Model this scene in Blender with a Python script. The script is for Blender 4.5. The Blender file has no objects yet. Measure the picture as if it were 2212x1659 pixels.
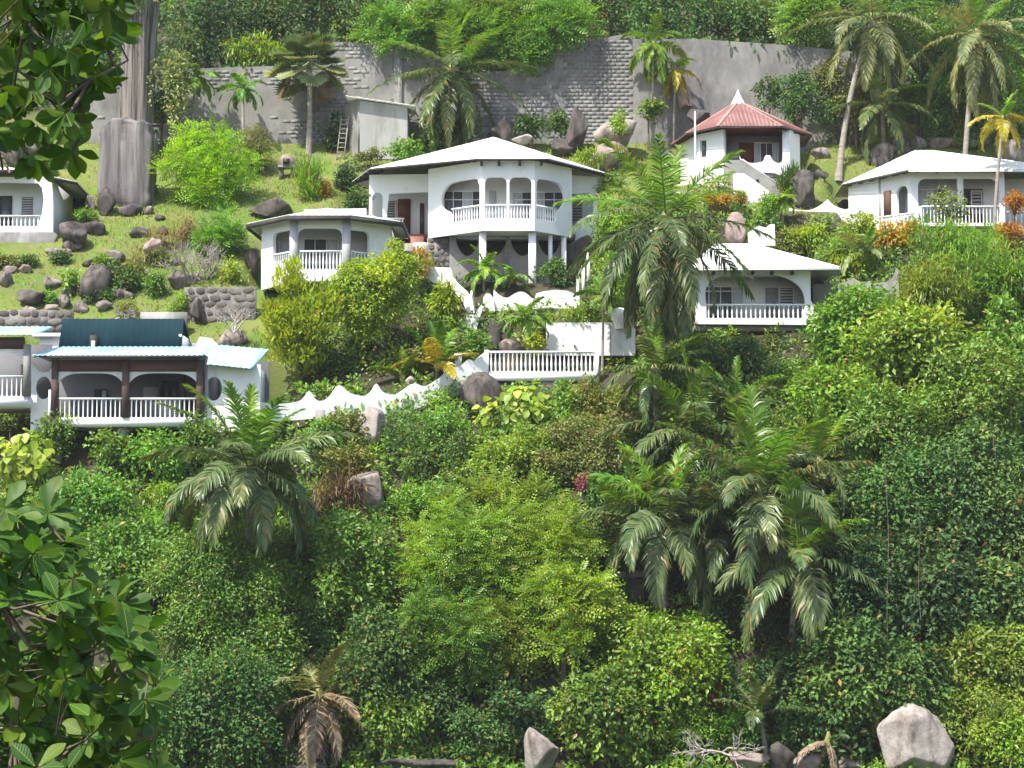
import bpy, bmesh, math, random
import numpy as np
from mathutils import Vector, Matrix

# ------------------------------------------------------------------ camera, sky, sun, exposure
sc = bpy.context.scene
COL = sc.collection
F = 4520.0                      # focal length in units of a 2212 x 1659 picture
TH = math.radians(4.8)          # the camera looks up the hillside
CT, ST = math.cos(TH), math.sin(TH)
cam_d = bpy.data.cameras.new('camera'); cam = bpy.data.objects.new('camera', cam_d); COL.objects.link(cam)
cam_d.sensor_width = 36.0; cam_d.lens = 36.0 * F / 2212.0
cam_d.clip_start = 0.5; cam_d.clip_end = 3000.0
cam.location = (0, 0, 0); cam.rotation_euler = (math.radians(90) + TH, 0, 0)
sc.camera = cam

SUN_EL, SUN_AZ = math.radians(57), math.radians(40)      # high sun behind the camera, to its left
SV = Vector((-math.sin(SUN_AZ) * math.cos(SUN_EL), -math.cos(SUN_AZ) * math.cos(SUN_EL), math.sin(SUN_EL)))
world = bpy.data.worlds.new('World'); sc.world = world; world.use_nodes = True
wn = world.node_tree; wn.nodes.clear()
wo = wn.nodes.new('ShaderNodeOutputWorld'); wb = wn.nodes.new('ShaderNodeBackground'); ws = wn.nodes.new('ShaderNodeTexSky')
ws.sky_type = 'NISHITA'; ws.sun_disc = False; ws.sun_elevation = SUN_EL
ws.sun_rotation = math.atan2(SV.x, SV.y)
ws.dust_density = 2.0
wb.inputs['Strength'].default_value = 0.15
wn.links.new(ws.outputs[0], wb.inputs[0]); wn.links.new(wb.outputs[0], wo.inputs[0])
sun_d = bpy.data.lights.new('sun', 'SUN'); sun = bpy.data.objects.new('sun', sun_d); COL.objects.link(sun)
sun_d.energy = 4.2; sun_d.angle = math.radians(0.53); sun_d.color = (1.0, 0.95, 0.86)
sun.rotation_euler = SV.to_track_quat('Z', 'Y').to_euler(); sun.location = (-30, -30, 80)
sc.view_settings.view_transform = 'Standard'; sc.view_settings.look = 'None'
sc.view_settings.exposure = 0.9; sc.view_settings.gamma = 1.0
sc.render.engine = 'CYCLES'
sc.cycles.use_denoising = True
sc.cycles.max_bounces = 6; sc.cycles.diffuse_bounces = 3; sc.cycles.glossy_bounces = 2
sc.cycles.transmission_bounces = 4; sc.cycles.transparent_max_bounces = 6
sc.cycles.caustics_reflective = False; sc.cycles.caustics_refractive = False
sc.cycles.sample_clamp_indirect = 4.0

random.seed(11)
rng = np.random.default_rng(11)

# ------------------------------------------------------------------ picture -> place
def Zof(v, Y):
    a = 829.5 - v
    return Y * (F * ST + a * CT) / (F * CT - a * ST)
def Xof(u, Y, v=700):
    a = 829.5 - v
    return (u - 1106.0) * Y / (F * CT - a * ST)
def Pt(u, v, Y): return np.array([Xof(u, Y, v), Y, Zof(v, Y)])

# hillside profile: (row where the slope shows, distance)
PROF = [(1659, 79.0), (1400, 81.5), (1200, 84.5), (1000, 87.5), (900, 90), (750, 94), (600, 99), (480, 104), (330, 113)]
PY = [-60, 0, 9, 30, 60, 72] + [y for v, y in PROF] + [124, 150, 200, 320]
PZ = [-2.0, -1.7, -2.6, -9.5, -11.5, -11] + [Zof(v, y) for v, y in PROF] + [31.5, 48, 80, 140]
WALL_Y = 115.0
# top of the long retaining wall in picture rows
WTOP = [(165, 150), (300, 152), (480, 146), (600, 142), (712, 140), (714, 90), (870, 98), (1000, 160), (1130, 150), (1220, 99), (1364, 70), (1366, 84), (1500, 84), (1700, 97), (1850, 112)]
WX = [Xof(u, WALL_Y, 200) for u, v in WTOP]; WZ = [Zof(v, WALL_Y) for u, v in WTOP]
FOOT = []      # (x0, x1, y0, y1, zmax): terraces cut into the slope
def s01(t): t = np.clip(t, 0, 1); return t * t * (3 - 2 * t)
_sn = [(rng.normal(size=2), rng.uniform(0, 6.28)) for _ in range(10)]
def snoise(x, y, fr):
    r = 0
    for (d, p) in _sn: r = r + np.sin((x * d[0] + y * d[1]) * fr + p)
    return r / 10.0
def ground(x, y):
    x = np.asarray(x, float); y = np.asarray(y, float)
    z = np.interp(y, PY, PZ)
    amp = np.interp(y, [60, 78, 95, 112, 116, 140], [.3, .8, .45, .35, .2, 2.5])
    z = z + amp * snoise(x, y, 0.55) + 0.35 * amp * snoise(y + 7, x, 1.5)
    inw = s01((x - (WX[0] - 1.5)) / 1.5) * s01((WX[-1] + 2.5 - x) / 2.5)
    low = Zof(318, WALL_Y)
    zf = np.where(y > 112, np.minimum(z, low), z)
    top = np.interp(x, WX, WZ) - 0.55
    zb = np.maximum(z, top)
    step = np.where(y < WALL_Y + 0.25, zf, zb)
    z = z * (1 - inw) + step * inw
    for (x0, x1, y0, y1, zm) in FOOT:
        m = 1.2
        wgt = s01((x - x0 + m) / m) * s01((x1 + m - x) / m) * s01((y - y0 + m) / m) * s01((y1 + m - y) / m)
        z = np.where(z > zm, z * (1 - wgt) + zm * wgt, z)
    return z
def g1(x, y): return float(ground(x, y))
def hit(u, v, y0=74.0, y1=160.0):
    ys = np.linspace(y0, y1, 700)
    a = 829.5 - v
    zs = ys * (F * ST + a * CT) / (F * CT - a * ST); xs = (u - 1106.0) * ys / (F * CT - a * ST)
    g = ground(xs, ys)
    i = np.argmax(zs < g) if (zs < g).any() else len(ys) - 1
    return float(ys[i])

FOOT.append((Xof(1052, 92), Xof(1378, 92), 91.9, 94.5, Zof(812, 91.7) + .2))
# ------------------------------------------------------------------ mesh helpers
def mk_mesh(name, V, T, rnd=None, smooth=False):
    me = bpy.data.meshes.new(name)
    V = np.ascontiguousarray(V, dtype=np.float32); T = np.ascontiguousarray(T, dtype=np.int32)
    n, w = T.shape
    me.vertices.add(len(V)); me.vertices.foreach_set('co', V.ravel())
    me.loops.add(n * w); me.loops.foreach_set('vertex_index', T.ravel())
    me.polygons.add(n); me.polygons.foreach_set('loop_start', np.arange(0, n * w, w, dtype=np.int32))
    if smooth: me.polygons.foreach_set('use_smooth', np.ones(n, dtype=bool))
    if rnd is not None:
        a = me.attributes.new('rnd', 'FLOAT', 'FACE'); a.data.foreach_set('value', np.ascontiguousarray(rnd, dtype=np.float32))
    me.update(calc_edges=True)
    return me
def link(name, me, mat=None, parent=None, loc=None):
    o = bpy.data.objects.new(name, me); COL.objects.link(o)
    if me is not None and mat is not None and not me.materials: me.materials.append(mat)
    if parent is not None: o.parent = parent
    if loc is not None: o.location = loc
    return o
def thing(name, label, cat, loc=(0, 0, 0), group=None):
    o = bpy.data.objects.new(name, None); COL.objects.link(o); o.location = loc; o.empty_display_size = .2
    return tag(o, label, cat, group)
def tag(o, label=None, cat=None, group=None, kind=None):
    if label: o['label'] = label
    if cat: o['category'] = cat
    if group: o['group'] = group
    if kind: o['kind'] = kind
    return o
class MB:
    def __init__(s): s.V = []; s.T = []; s.R = []; s.n = 0
    def add(s, V, T, r=0.5):
        V = np.asarray(V, float); T = np.asarray(T, int)
        s.V.append(V); s.T.append(T + s.n); s.n += len(V)
        s.R.append(np.full(len(T), r) if np.isscalar(r) else np.asarray(r))
    def mesh(s, name, smooth=False):
        return mk_mesh(name, np.concatenate(s.V), np.concatenate(s.T), np.concatenate(s.R), smooth)
    def build(s, name, mat, parent=None, loc=None, smooth=False):
        return link(name, s.mesh(name, smooth), mat, parent, loc)
BOXT = np.array([[0,2,1],[1,2,3],[4,5,6],[5,7,6],[0,1,4],[1,5,4],[2,6,3],[3,6,7],[0,4,2],[2,4,6],[1,3,5],[3,7,5]])
def boxV(x0, x1, y0, y1, z0, z1):
    return np.array([[x, y, z] for x in (x0, x1) for y in (y0, y1) for z in (z0, z1)], float)[[0, 4, 2, 6, 1, 5, 3, 7]]
def mbox(m, x0, x1, y0, y1, z0, z1, r=.5): m.add(boxV(x0, x1, y0, y1, z0, z1), BOXT, r)
def obox(m, p0, p1, w, h, r=.5):
    """bar from p0 to p1 (centre line), w wide, h high"""
    p0 = np.asarray(p0, float); p1 = np.asarray(p1, float); d = p1 - p0; L = np.linalg.norm(d); d /= L
    up = np.array([0, 0, 1.]) if abs(d[2]) < .95 else np.array([0, 1., 0])
    s = np.cross(d, up); s /= np.linalg.norm(s); n = np.cross(s, d)
    V = boxV(0, L, -w / 2, w / 2, -h / 2, h / 2)
    m.add(p0 + V[:, :1] * d + V[:, 1:2] * (-s) + V[:, 2:3] * n, BOXT, r)
def tube(m, pts, rad, sides=6, r=.5):
    pts = np.asarray(pts, float); n = len(pts); rad = np.broadcast_to(rad, n)
    t = np.gradient(pts, axis=0); t /= np.linalg.norm(t, axis=1)[:, None] + 1e-9
    ref = np.array([0, 0, 1.]) if abs(t[:, 2]).mean() < .7 else np.array([0.9, .3, 0])
    a = np.cross(t, ref); a /= np.linalg.norm(a, axis=1)[:, None] + 1e-9; b = np.cross(t, a)
    th = np.linspace(0, 2 * np.pi, sides, endpoint=False)
    V = (pts[:, None] + rad[:, None, None] * (np.cos(th)[None, :, None] * a[:, None] + np.sin(th)[None, :, None] * b[:, None])).reshape(-1, 3)
    i = np.arange(n - 1)[:, None] * sides; j = np.arange(sides)[None]; k = (j + 1) % sides
    A, B, C, D = i + j, i + k, i + sides + k, i + sides + j
    T = np.concatenate([np.stack([A, B, C], -1).reshape(-1, 3), np.stack([A, C, D], -1).reshape(-1, 3)])
    m.add(V, T, r)
def panel(name, out, holes, O, d, th, mat, parent):
    """upright slab: outline and holes in (along, up) metres from O, along plan direction d, front face on the line"""
    cu = bpy.data.curves.new(name, 'CURVE'); cu.dimensions = '2D'; cu.fill_mode = 'BOTH'; cu.extrude = th / 2
    for poly in [out] + list(holes):
        sp = cu.splines.new('POLY'); sp.points.add(len(poly) - 1)
        for i, (x, y) in enumerate(poly): sp.points[i].co = (x, y, 0, 1)
        sp.use_cyclic_u = True
    ob = bpy.data.objects.new(name, cu); me = bpy.data.meshes.new_from_object(ob); bpy.data.objects.remove(ob); bpy.data.curves.remove(cu)
    me.materials.clear()
    n = len(me.vertices); V = np.empty(n * 3, np.float32); me.vertices.foreach_get('co', V); V = V.reshape(-1, 3)
    d = np.array([d[0], d[1], 0.]); d /= np.linalg.norm(d); nr = np.array([d[1], -d[0], 0.])
    W = np.array(O)[None] + V[:, :1] * d + V[:, 1:2] * np.array([0, 0, 1.]) + (V[:, 2:3] - th / 2) * nr
    me.vertices.foreach_set('co', W.astype(np.float32).ravel()); me.update()
    me.name = name
    return link(name, me, mat, parent)
def chaikin(p, it=2):
    p = np.array(p, float)
    for _ in range(it):
        q = np.roll(p, -1, 0); p = np.stack([.75 * p + .25 * q, .25 * p + .75 * q], 1).reshape(-1, 2)
    return [tuple(x) for x in p]
def rrect(a0, a1, z0, z1, r=(0, 0, 0, 0), n=6):
    """rounded rectangle, radii: lower left, lower right, upper right, upper left"""
    P = []
    for (cx, cz, rr, t0) in ((a0 + r[0], z0 + r[0], r[0], 180), (a1 - r[1], z0 + r[1], r[1], 270), (a1 - r[2], z1 - r[2], r[2], 0), (a0 + r[3], z1 - r[3], r[3], 90)):
        if rr <= 0: P.append((cx, cz)); continue
        for i in range(n + 1):
            t = math.radians(t0 + 90 * i / n); P.append((cx + rr * math.cos(t), cz + rr * math.sin(t)))
    return P
def oval(cx, cz, rx, rz, n=20): return [(cx + rx * math.cos(6.2832 * i / n), cz + rz * math.sin(6.2832 * i / n)) for i in range(n)]
def spline(pts, n=6):
    """smooth open line through points"""
    p = np.array(pts, float); q = np.vstack([2 * p[0] - p[1], p, 2 * p[-1] - p[-2]]); R = []
    for i in range(1, len(q) - 2):
        for t in np.linspace(0, 1, n, endpoint=False):
            R.append(.5 * ((2 * q[i]) + (-q[i-1] + q[i+1]) * t + (2*q[i-1] - 5*q[i] + 4*q[i+1] - q[i+2]) * t*t + (-q[i-1] + 3*q[i] - 3*q[i+1] + q[i+2]) * t**3))
    R.append(p[-1]); return [tuple(x) for x in R]

# ------------------------------------------------------------------ materials
def new_mat(name):
    m = bpy.data.materials.new(name); m.use_nodes = True; nt = m.node_tree
    return m, nt, nt.nodes['Principled BSDF']
def ramp(nt, fac, stops):
    r = nt.nodes.new('ShaderNodeValToRGB'); e = r.color_ramp.elements
    while len(e) < len(stops): e.new(0.5)
    for i, (p, c) in enumerate(stops): e[i].position = p; e[i].color = (*c, 1)
    nt.links.new(fac, r.inputs[0]); return r.outputs[0]
def posn(nt, scale=(1, 1, 1), obj=False):
    if obj: src = nt.nodes.new('ShaderNodeTexCoord').outputs['Object']
    else: src = nt.nodes.new('ShaderNodeNewGeometry').outputs['Position']
    mp = nt.nodes.new('ShaderNodeMapping'); mp.inputs['Scale'].default_value = scale
    nt.links.new(src, mp.inputs[0]); return mp.outputs[0]
def noise(nt, vec, scale, detail=5, rough=.6):
    n = nt.nodes.new('ShaderNodeTexNoise'); n.inputs['Scale'].default_value = scale; n.inputs['Detail'].default_value = detail
    n.inputs['Roughness'].default_value = rough; nt.links.new(vec, n.inputs['Vector']); return n.outputs['Fac']
def mixc(nt, fac, a, b, mode='MIX'):
    m = nt.nodes.new('ShaderNodeMix'); m.data_type = 'RGBA'; m.blend_type = mode
    for s, i in ((fac, 0), (a, 6), (b, 7)):
        if isinstance(s, (int, float)): m.inputs[i].default_value = s
        elif isinstance(s, tuple): m.inputs[i].default_value = (*s, 1)
        else: nt.links.new(s, m.inputs[i])
    return m.outputs[2]
def bump(nt, bs, h, strength=.4, dist=.05):
    b = nt.nodes.new('ShaderNodeBump'); b.inputs['Strength'].default_value = strength; b.inputs['Distance'].default_value = dist
    nt.links.new(h, b.inputs['Height']); nt.links.new(b.outputs[0], bs.inputs['Normal'])
def surf(name, c1, c2, scale=1.0, stretch=(1, 1, 1), rough=.8, stain=None, stain_scale=.6, stain_amt=(.55, .75), bmp=.3, spec=.3, island=0.0, obj=False, metal=0):
    m, nt, bs = new_mat(name)
    v = posn(nt, stretch, obj); n1 = noise(nt, v, scale)
    c = ramp(nt, n1, [(.3, c1), (.7, c2)])
    if stain:
        n2 = noise(nt, posn(nt, (stretch[0] * 1.0, stretch[1], stretch[2] * .45), obj), stain_scale, 7, .7)
        f = ramp(nt, n2, [(stain_amt[0], (0, 0, 0)), (stain_amt[1], (1, 1, 1))])
        c = mixc(nt, f, c, stain)
    if island:
        at = nt.nodes.new('ShaderNodeAttribute'); at.attribute_name = 'rnd'
        oi = nt.nodes.new('ShaderNodeObjectInfo')
        ad = nt.nodes.new('ShaderNodeMath'); ad.operation = 'ADD'; nt.links.new(at.outputs['Fac'], ad.inputs[0]); nt.links.new(oi.outputs['Random'], ad.inputs[1])
        fr = nt.nodes.new('ShaderNodeMath'); fr.operation = 'FRACT'; nt.links.new(ad.outputs[0], fr.inputs[0])
        g = ramp(nt, fr.outputs[0], [(0, (1 - island,) * 3), (1, (1, 1, 1))])
        c = mixc(nt, 1.0, c, g, 'MULTIPLY')
    nt.links.new(c, bs.inputs['Base Color'])
    bs.inputs['Roughness'].default_value = rough; bs.inputs['Specular IOR Level'].default_value = spec; bs.inputs['Metallic'].default_value = metal
    if bmp: bump(nt, bs, noise(nt, v, scale * 6, 6, .7), bmp, .03)
    return m
def leafmat(name, cols, transl=.35, rough=.42, spec=.45, gain=1.7, hue=.03, dead=.035):
    m, nt, bs = new_mat(name)
    at = nt.nodes.new('ShaderNodeAttribute'); at.attribute_name = 'rnd'
    n = len(cols); c = ramp(nt, at.outputs['Fac'], [(i / (n - 1), cols[i]) for i in range(n)])
    oi = nt.nodes.new('ShaderNodeObjectInfo')
    if dead > 0:       # a few withered leaves
        a1 = nt.nodes.new('ShaderNodeMath'); a1.operation = 'MULTIPLY'; nt.links.new(at.outputs['Fac'], a1.inputs[0]); a1.inputs[1].default_value = 37.7
        a2 = nt.nodes.new('ShaderNodeMath'); a2.operation = 'FRACT'; nt.links.new(a1.outputs[0], a2.inputs[0])
        a3 = nt.nodes.new('ShaderNodeMath'); a3.operation = 'GREATER_THAN'; nt.links.new(a2.outputs[0], a3.inputs[0]); a3.inputs[1].default_value = 1 - dead
        c = mixc(nt, a3.outputs[0], c, (.26, .19, .06))
    hs = nt.nodes.new('ShaderNodeHueSaturation')
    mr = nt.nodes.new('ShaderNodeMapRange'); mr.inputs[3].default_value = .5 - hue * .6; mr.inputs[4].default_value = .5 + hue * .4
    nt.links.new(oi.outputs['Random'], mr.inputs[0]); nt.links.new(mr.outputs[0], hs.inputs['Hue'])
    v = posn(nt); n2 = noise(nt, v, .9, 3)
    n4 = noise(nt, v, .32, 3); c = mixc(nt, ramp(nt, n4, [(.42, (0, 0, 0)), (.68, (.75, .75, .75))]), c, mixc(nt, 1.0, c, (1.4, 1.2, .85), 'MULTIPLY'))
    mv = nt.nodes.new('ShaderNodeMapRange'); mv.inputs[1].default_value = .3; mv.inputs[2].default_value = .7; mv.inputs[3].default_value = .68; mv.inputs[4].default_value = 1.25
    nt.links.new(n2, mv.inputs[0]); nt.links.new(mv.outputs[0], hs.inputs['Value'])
    nt.links.new(c, hs.inputs['Color'])
    nt.links.new(hs.outputs[0], bs.inputs['Base Color'])
    bs.inputs['Roughness'].default_value = rough; bs.inputs['Specular IOR Level'].default_value = spec
    tr = nt.nodes.new('ShaderNodeBsdfTranslucent')
    tc = mixc(nt, 1.0, hs.outputs[0], (gain, gain * .95, gain * .45), 'MULTIPLY'); nt.links.new(tc, tr.inputs[0])
    mx = nt.nodes.new('ShaderNodeMixShader'); mx.inputs[0].default_value = transl
    nt.links.new(bs.outputs[0], mx.inputs[1]); nt.links.new(tr.outputs[0], mx.inputs[2])
    nt.links.new(mx.outputs[0], nt.nodes['Material Output'].inputs['Surface'])
    return m
M = {}
M['white'] = surf('white_paint', (.74, .75, .75), (.80, .80, .79), .7, rough=.7, stain=(.50, .51, .48), stain_scale=1.6, stain_amt=(.57, .8), bmp=.12)
M['white_old'] = surf('old_white_paint', (.62, .63, .62), (.76, .76, .74), 1.2, rough=.8, stain=(.34, .34, .31), stain_scale=1.1, stain_amt=(.52, .8), bmp=.25)
M['trim'] = surf('white_trim', (.78, .79, .80), (.82, .82, .82), 2, rough=.55, bmp=.05)
M['roof_white'] = surf('white_roof_sheet', (.74, .76, .72), (.83, .83, .80), .5, rough=.5, stain=(.55, .58, .50), stain_scale=.7, stain_amt=(.6, .85), bmp=.05, spec=.5)
M['roof_mint'] = surf('pale_green_roof_sheet', (.56, .66, .55), (.70, .77, .66), .6, rough=.5, stain=(.42, .48, .40), bmp=.05)
M['roof_teal'] = surf('turquoise_roof_sheet', (.22, .52, .60), (.36, .66, .72), .5, (1, 1, 1), rough=.35, stain=(.62, .76, .79), stain_scale=.5, stain_amt=(.5, .8), bmp=.05, spec=.5)
M['teal_dark'] = surf('dark_teal_sheet', (.006, .028, .040), (.010, .040, .054), .8, rough=.75, spec=.15, stain=(.03, .06, .07), bmp=.05)
M['red_roof'] = surf('red_roof_sheet', (.19, .085, .075), (.27, .135, .12), .8, rough=.5, stain=(.32, .22, .21), stain_scale=.7, stain_amt=(.5, .75), bmp=.06)
M['red_cap'] = surf('red_ridge_cap', (.48, .22, .18), (.58, .31, .26), 1.5, rough=.6)
M['timber_dark'] = surf('dark_timber', (.03, .028, .026), (.07, .06, .055), 2, rough=.75)
M['timber'] = surf('red_brown_timber', (.13, .035, .015), (.22, .07, .035), 2, (1, 1, .2), rough=.5)
M['brown'] = surf('brown_stone_cladding', (.075, .045, .04), (.14, .09, .08), 3, rough=.85, bmp=.8)
M['beam'] = surf('weathered_brown_beam', (.09, .045, .035), (.16, .09, .075), 1.5, (.3, 1, 2), rough=.8)
M['concrete'] = surf('grey_concrete', (.23, .225, .215), (.36, .35, .33), .9, rough=.9, stain=(.10, .10, .095), stain_scale=.9, stain_amt=(.5, .75), bmp=.5)
M['shade_col'] = surf('shade_grey_pillar', (.42, .42, .42), (.50, .50, .50), 1, rough=.8)  # the pillars' shade is put into this grey
M['block'] = surf('concrete_block', (.20, .195, .185), (.32, .31, .295), .5, rough=.95, stain=(.075, .075, .075), stain_scale=.3, stain_amt=(.46, .68), bmp=.5, island=.22)
M['mortar'] = surf('mortar', (.20, .195, .185), (.33, .32, .30), .6, rough=.95, stain=(.075, .075, .075), stain_scale=.3, stain_amt=(.46, .68))
M['stone'] = surf('rubble_stone', (.13, .12, .105), (.27, .25, .22), 1.6, rough=.95, stain=(.06, .06, .055), stain_scale=1.2, bmp=.9, island=.5)
M['shed'] = surf('grey_plaster', (.30, .30, .285), (.42, .42, .395), .8, (1, 1, .4), rough=.9, stain=(.20, .195, .17), stain_scale=1.0, stain_amt=(.48, .7), bmp=.3)  # mid-grey plaster with darker blotches
M['rock'] = surf('granite', (.15, .125, .11), (.36, .31, .28), 2.6, (1, 1, .6), rough=.95, stain=(.06, .052, .047), stain_scale=2.0, stain_amt=(.46, .62), bmp=1.0)
M['rock_dark'] = surf('dark_granite', (.05, .043, .04), (.17, .145, .13), 2.4, (1, 1, .4), rough=.95, stain=(.028, .026, .025), stain_scale=1.8, stain_amt=(.45, .64), bmp=1.0)
M['rock_pale'] = surf('pale_granite', (.27, .23, .205), (.47, .42, .385), 1.8, rough=.95, stain=(.15, .12, .10), stain_scale=1.3, stain_amt=(.48, .66), bmp=.9)
M['rock_pink'] = surf('pinkish_granite', (.22, .165, .145), (.40, .31, .275), 2.0, (1, 1, .6), rough=.95, stain=(.085, .066, .058), stain_scale=1.5, stain_amt=(.5, .66), bmp=.9)
M['rock_streak'] = surf('streaked_granite', (.14, .13, .125), (.27, .245, .235), 1.4, (1.6, 1.6, .16), rough=.95, stain=(.06, .056, .054), stain_scale=1.3, stain_amt=(.45, .65), bmp=1.0)
M['bark'] = surf('bark', (.10, .075, .055), (.22, .18, .14), 3, (1, 1, .25), rough=.95, bmp=.9)
M['bark_pale'] = surf('pale_bark', (.17, .15, .13), (.30, .27, .24), 1.6, (2.5, 2.5, .14), rough=.95, stain=(.06, .048, .04), stain_scale=1.8, stain_amt=(.46, .6), bmp=1.0)
M['palm_bark'] = surf('palm_bark', (.22, .19, .155), (.40, .36, .31), 2, (1, 1, 5), rough=.95, bmp=.9)
M['twig'] = surf('dry_twig', (.28, .25, .22), (.45, .41, .36), 3, rough=.95)
M['black'] = surf('black_metal', (.015, .015, .017), (.03, .03, .03), 3, rough=.5)
M['terracotta'] = surf('terracotta', (.28, .13, .06), (.44, .24, .12), 3, rough=.9, bmp=.5)
M['floor_red'] = surf('red_floor', (.24, .10, .07), (.34, .16, .12), 3, rough=.7)
M['curtain'] = surf('pale_curtain', (.46, .50, .53), (.58, .61, .63), 3, (6, 1, .3), rough=.9, bmp=.3)
M['curtain_pat'] = surf('patterned_curtain', (.18, .17, .19), (.42, .40, .42), 7, rough=.9)
M['room_dark'] = surf('dim_room_plaster', (.13, .13, .14), (.18, .18, .185), .8, rough=.9)  # plaster darkened so the verandah's inner shade sits in its colour
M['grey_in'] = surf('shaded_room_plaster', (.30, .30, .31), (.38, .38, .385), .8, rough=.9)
M['louvre'] = surf('louvre_glass', (.42, .42, .43), (.52, .52, .53), 3, rough=.4)
m, nt, bs = new_mat('window_glass'); M['glass'] = m
bs.inputs['Base Color'].default_value = (.085, .092, .105, 1); bs.inputs['Roughness'].default_value = .12; bs.inputs['Specular IOR Level'].default_value = .55
bump(nt, bs, noise(nt, posn(nt), 1.2, 2), .03, .05)

# ------------------------------------------------------------------ the ground
GR = [('lawn', (.20, .25, .045), (.34, .36, .085), (.40, .32, .16)), ]
def ground_mat():
    m, nt, bs = new_mat('hillside')
    v = posn(nt)
    a = ramp(nt, noise(nt, v, .35, 5), [(.3, (.075, .15, .02)), (.5, (.12, .19, .03)), (.72, (.19, .225, .055))])
    b = ramp(nt, noise(nt, v, 1.6, 6, .7), [(.42, (0, 0, 0)), (.72, (1, 1, 1))])
    a = mixc(nt, b, a, (.17, .15, .075))
    n3 = noise(nt, posn(nt, (.22, .22, .22)), 1.0, 5, .65)
    t = ramp(nt, n3, [(.58, (0, 0, 0)), (.70, (1, 1, 1))]); a = mixc(nt, t, a, (.25, .205, .12))
    soil = ramp(nt, noise(nt, v, 1.2, 6), [(.3, (.03, .035, .018)), (.7, (.09, .075, .05))])
    se = nt.nodes.new('ShaderNodeSeparateXYZ'); nt.links.new(posn(nt), se.inputs[0])
    mr = nt.nodes.new('ShaderNodeMapRange'); mr.inputs[1].default_value = 92.5; mr.inputs[2].default_value = 94.5; nt.links.new(se.outputs[1], mr.inputs[0])
    m2 = nt.nodes.new('ShaderNodeMapRange'); m2.inputs[1].default_value = 117; m2.inputs[2].default_value = 115; nt.links.new(se.outputs[1], m2.inputs[0])
    mu = nt.nodes.new('ShaderNodeMath'); mu.operation = 'MULTIPLY'; nt.links.new(mr.outputs[0], mu.inputs[0]); nt.links.new(m2.outputs[0], mu.inputs[1])
    # lawn only left of the stairs and on the upper terrace
    def rng_(sock, a, b):
        q = nt.nodes.new('ShaderNodeMapRange'); q.inputs[1].default_value = a; q.inputs[2].default_value = b; nt.links.new(sock, q.inputs[0]); return q.outputs[0]
    wob = nt.nodes.new('ShaderNodeMath'); wob.operation = 'MULTIPLY_ADD'; nt.links.new(noise(nt, v, .5, 4), wob.inputs[0]); wob.inputs[1].default_value = 5.0; nt.links.new(se.outputs[0], wob.inputs[2])
    mx_ = nt.nodes.new('ShaderNodeMath'); mx_.operation = 'MAXIMUM'; nt.links.new(rng_(wob.outputs[0], -4.5, -6.5), mx_.inputs[0]); nt.links.new(rng_(se.outputs[1], 104.5, 106), mx_.inputs[1])
    m3 = nt.nodes.new('ShaderNodeMath'); m3.operation = 'MULTIPLY'; nt.links.new(mu.outputs[0], m3.inputs[0]); nt.links.new(mx_.outputs[0], m3.inputs[1])
    c = mixc(nt, m3.outputs[0], soil, a)
    nt.links.new(c, bs.inputs['Base Color']); bs.inputs['Roughness'].default_value = .95; bs.inputs['Specular IOR Level'].default_value = .15
    bump(nt, bs, noise(nt, v, 7, 6, .75), .7, .08)
    return m
def build_ground():
    xs = np.unique(np.concatenate([np.linspace(-150, -36, 12), np.arange(-36, 36.01, .5), np.linspace(36, 150, 12)]))
    ys = np.unique(np.concatenate([np.linspace(-20, 70, 18), np.arange(70, 128.01, .5), [WALL_Y + .2, WALL_Y + .3], np.linspace(128, 205, 16)]))
    gx, gy = np.meshgrid(xs, ys); gz = ground(gx, gy)
    V = np.stack([gx, gy, gz], -1).reshape(-1, 3); nx = len(xs); ny = len(ys)
    i, j = np.meshgrid(np.arange(nx - 1), np.arange(ny - 1)); a = (j * nx + i).ravel()
    T = np.stack([a, a + 1, a + nx + 1, a + nx], -1)
    o = link('hillside_ground', mk_mesh('hillside_ground', V, T, smooth=True), ground_mat())
    tag(o, 'steep hillside with sunlit lawn and dark soil under the houses', kind='structure')
# ------------------------------------------------------------------ building pieces
def box(h, name, x0, x1, y0, y1, z0, z1, mat):
    m = MB(); mbox(m, x0, x1, y0, y1, z0, z1); return m.build(name, M[mat], h)
def bar(h, name, p0, p1, w, ht, mat):
    m = MB(); obox(m, p0, p1, w, ht); return m.build(name, M[mat], h)
def slab(h, name, poly, z0, z1, mat):
    """horizontal polygon plate"""
    n = len(poly); V = [(x, y, z0) for x, y in poly] + [(x, y, z1) for x, y in poly]; cx = np.mean([p[0] for p in poly]); cy = np.mean([p[1] for p in poly])
    V += [(cx, cy, z0), (cx, cy, z1)]; T = []
    for i in range(n):
        j = (i + 1) % n; T += [(i, j, n + j), (i, n + j, n + i), (j, i, 2 * n), (n + i, n + j, 2 * n + 1)]
    m = MB(); m.add(V, T); return m.build(name, M[mat], h)
def lathe_mesh(name, prof, sides=8):
    th = np.linspace(0, 2 * np.pi, sides, endpoint=False); V = []; T = []
    for r, z in prof: V += [(r * math.cos(t), r * math.sin(t), z) for t in th]
    for i in range(len(prof) - 1):
        for j in range(sides):
            k = (j + 1) % sides; a = i * sides
            T += [(a + j, a + k, a + sides + k), (a + j, a + sides + k, a + sides + j)]
    return mk_mesh(name, V, np.array(T), smooth=True)
BAL = {}
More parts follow.
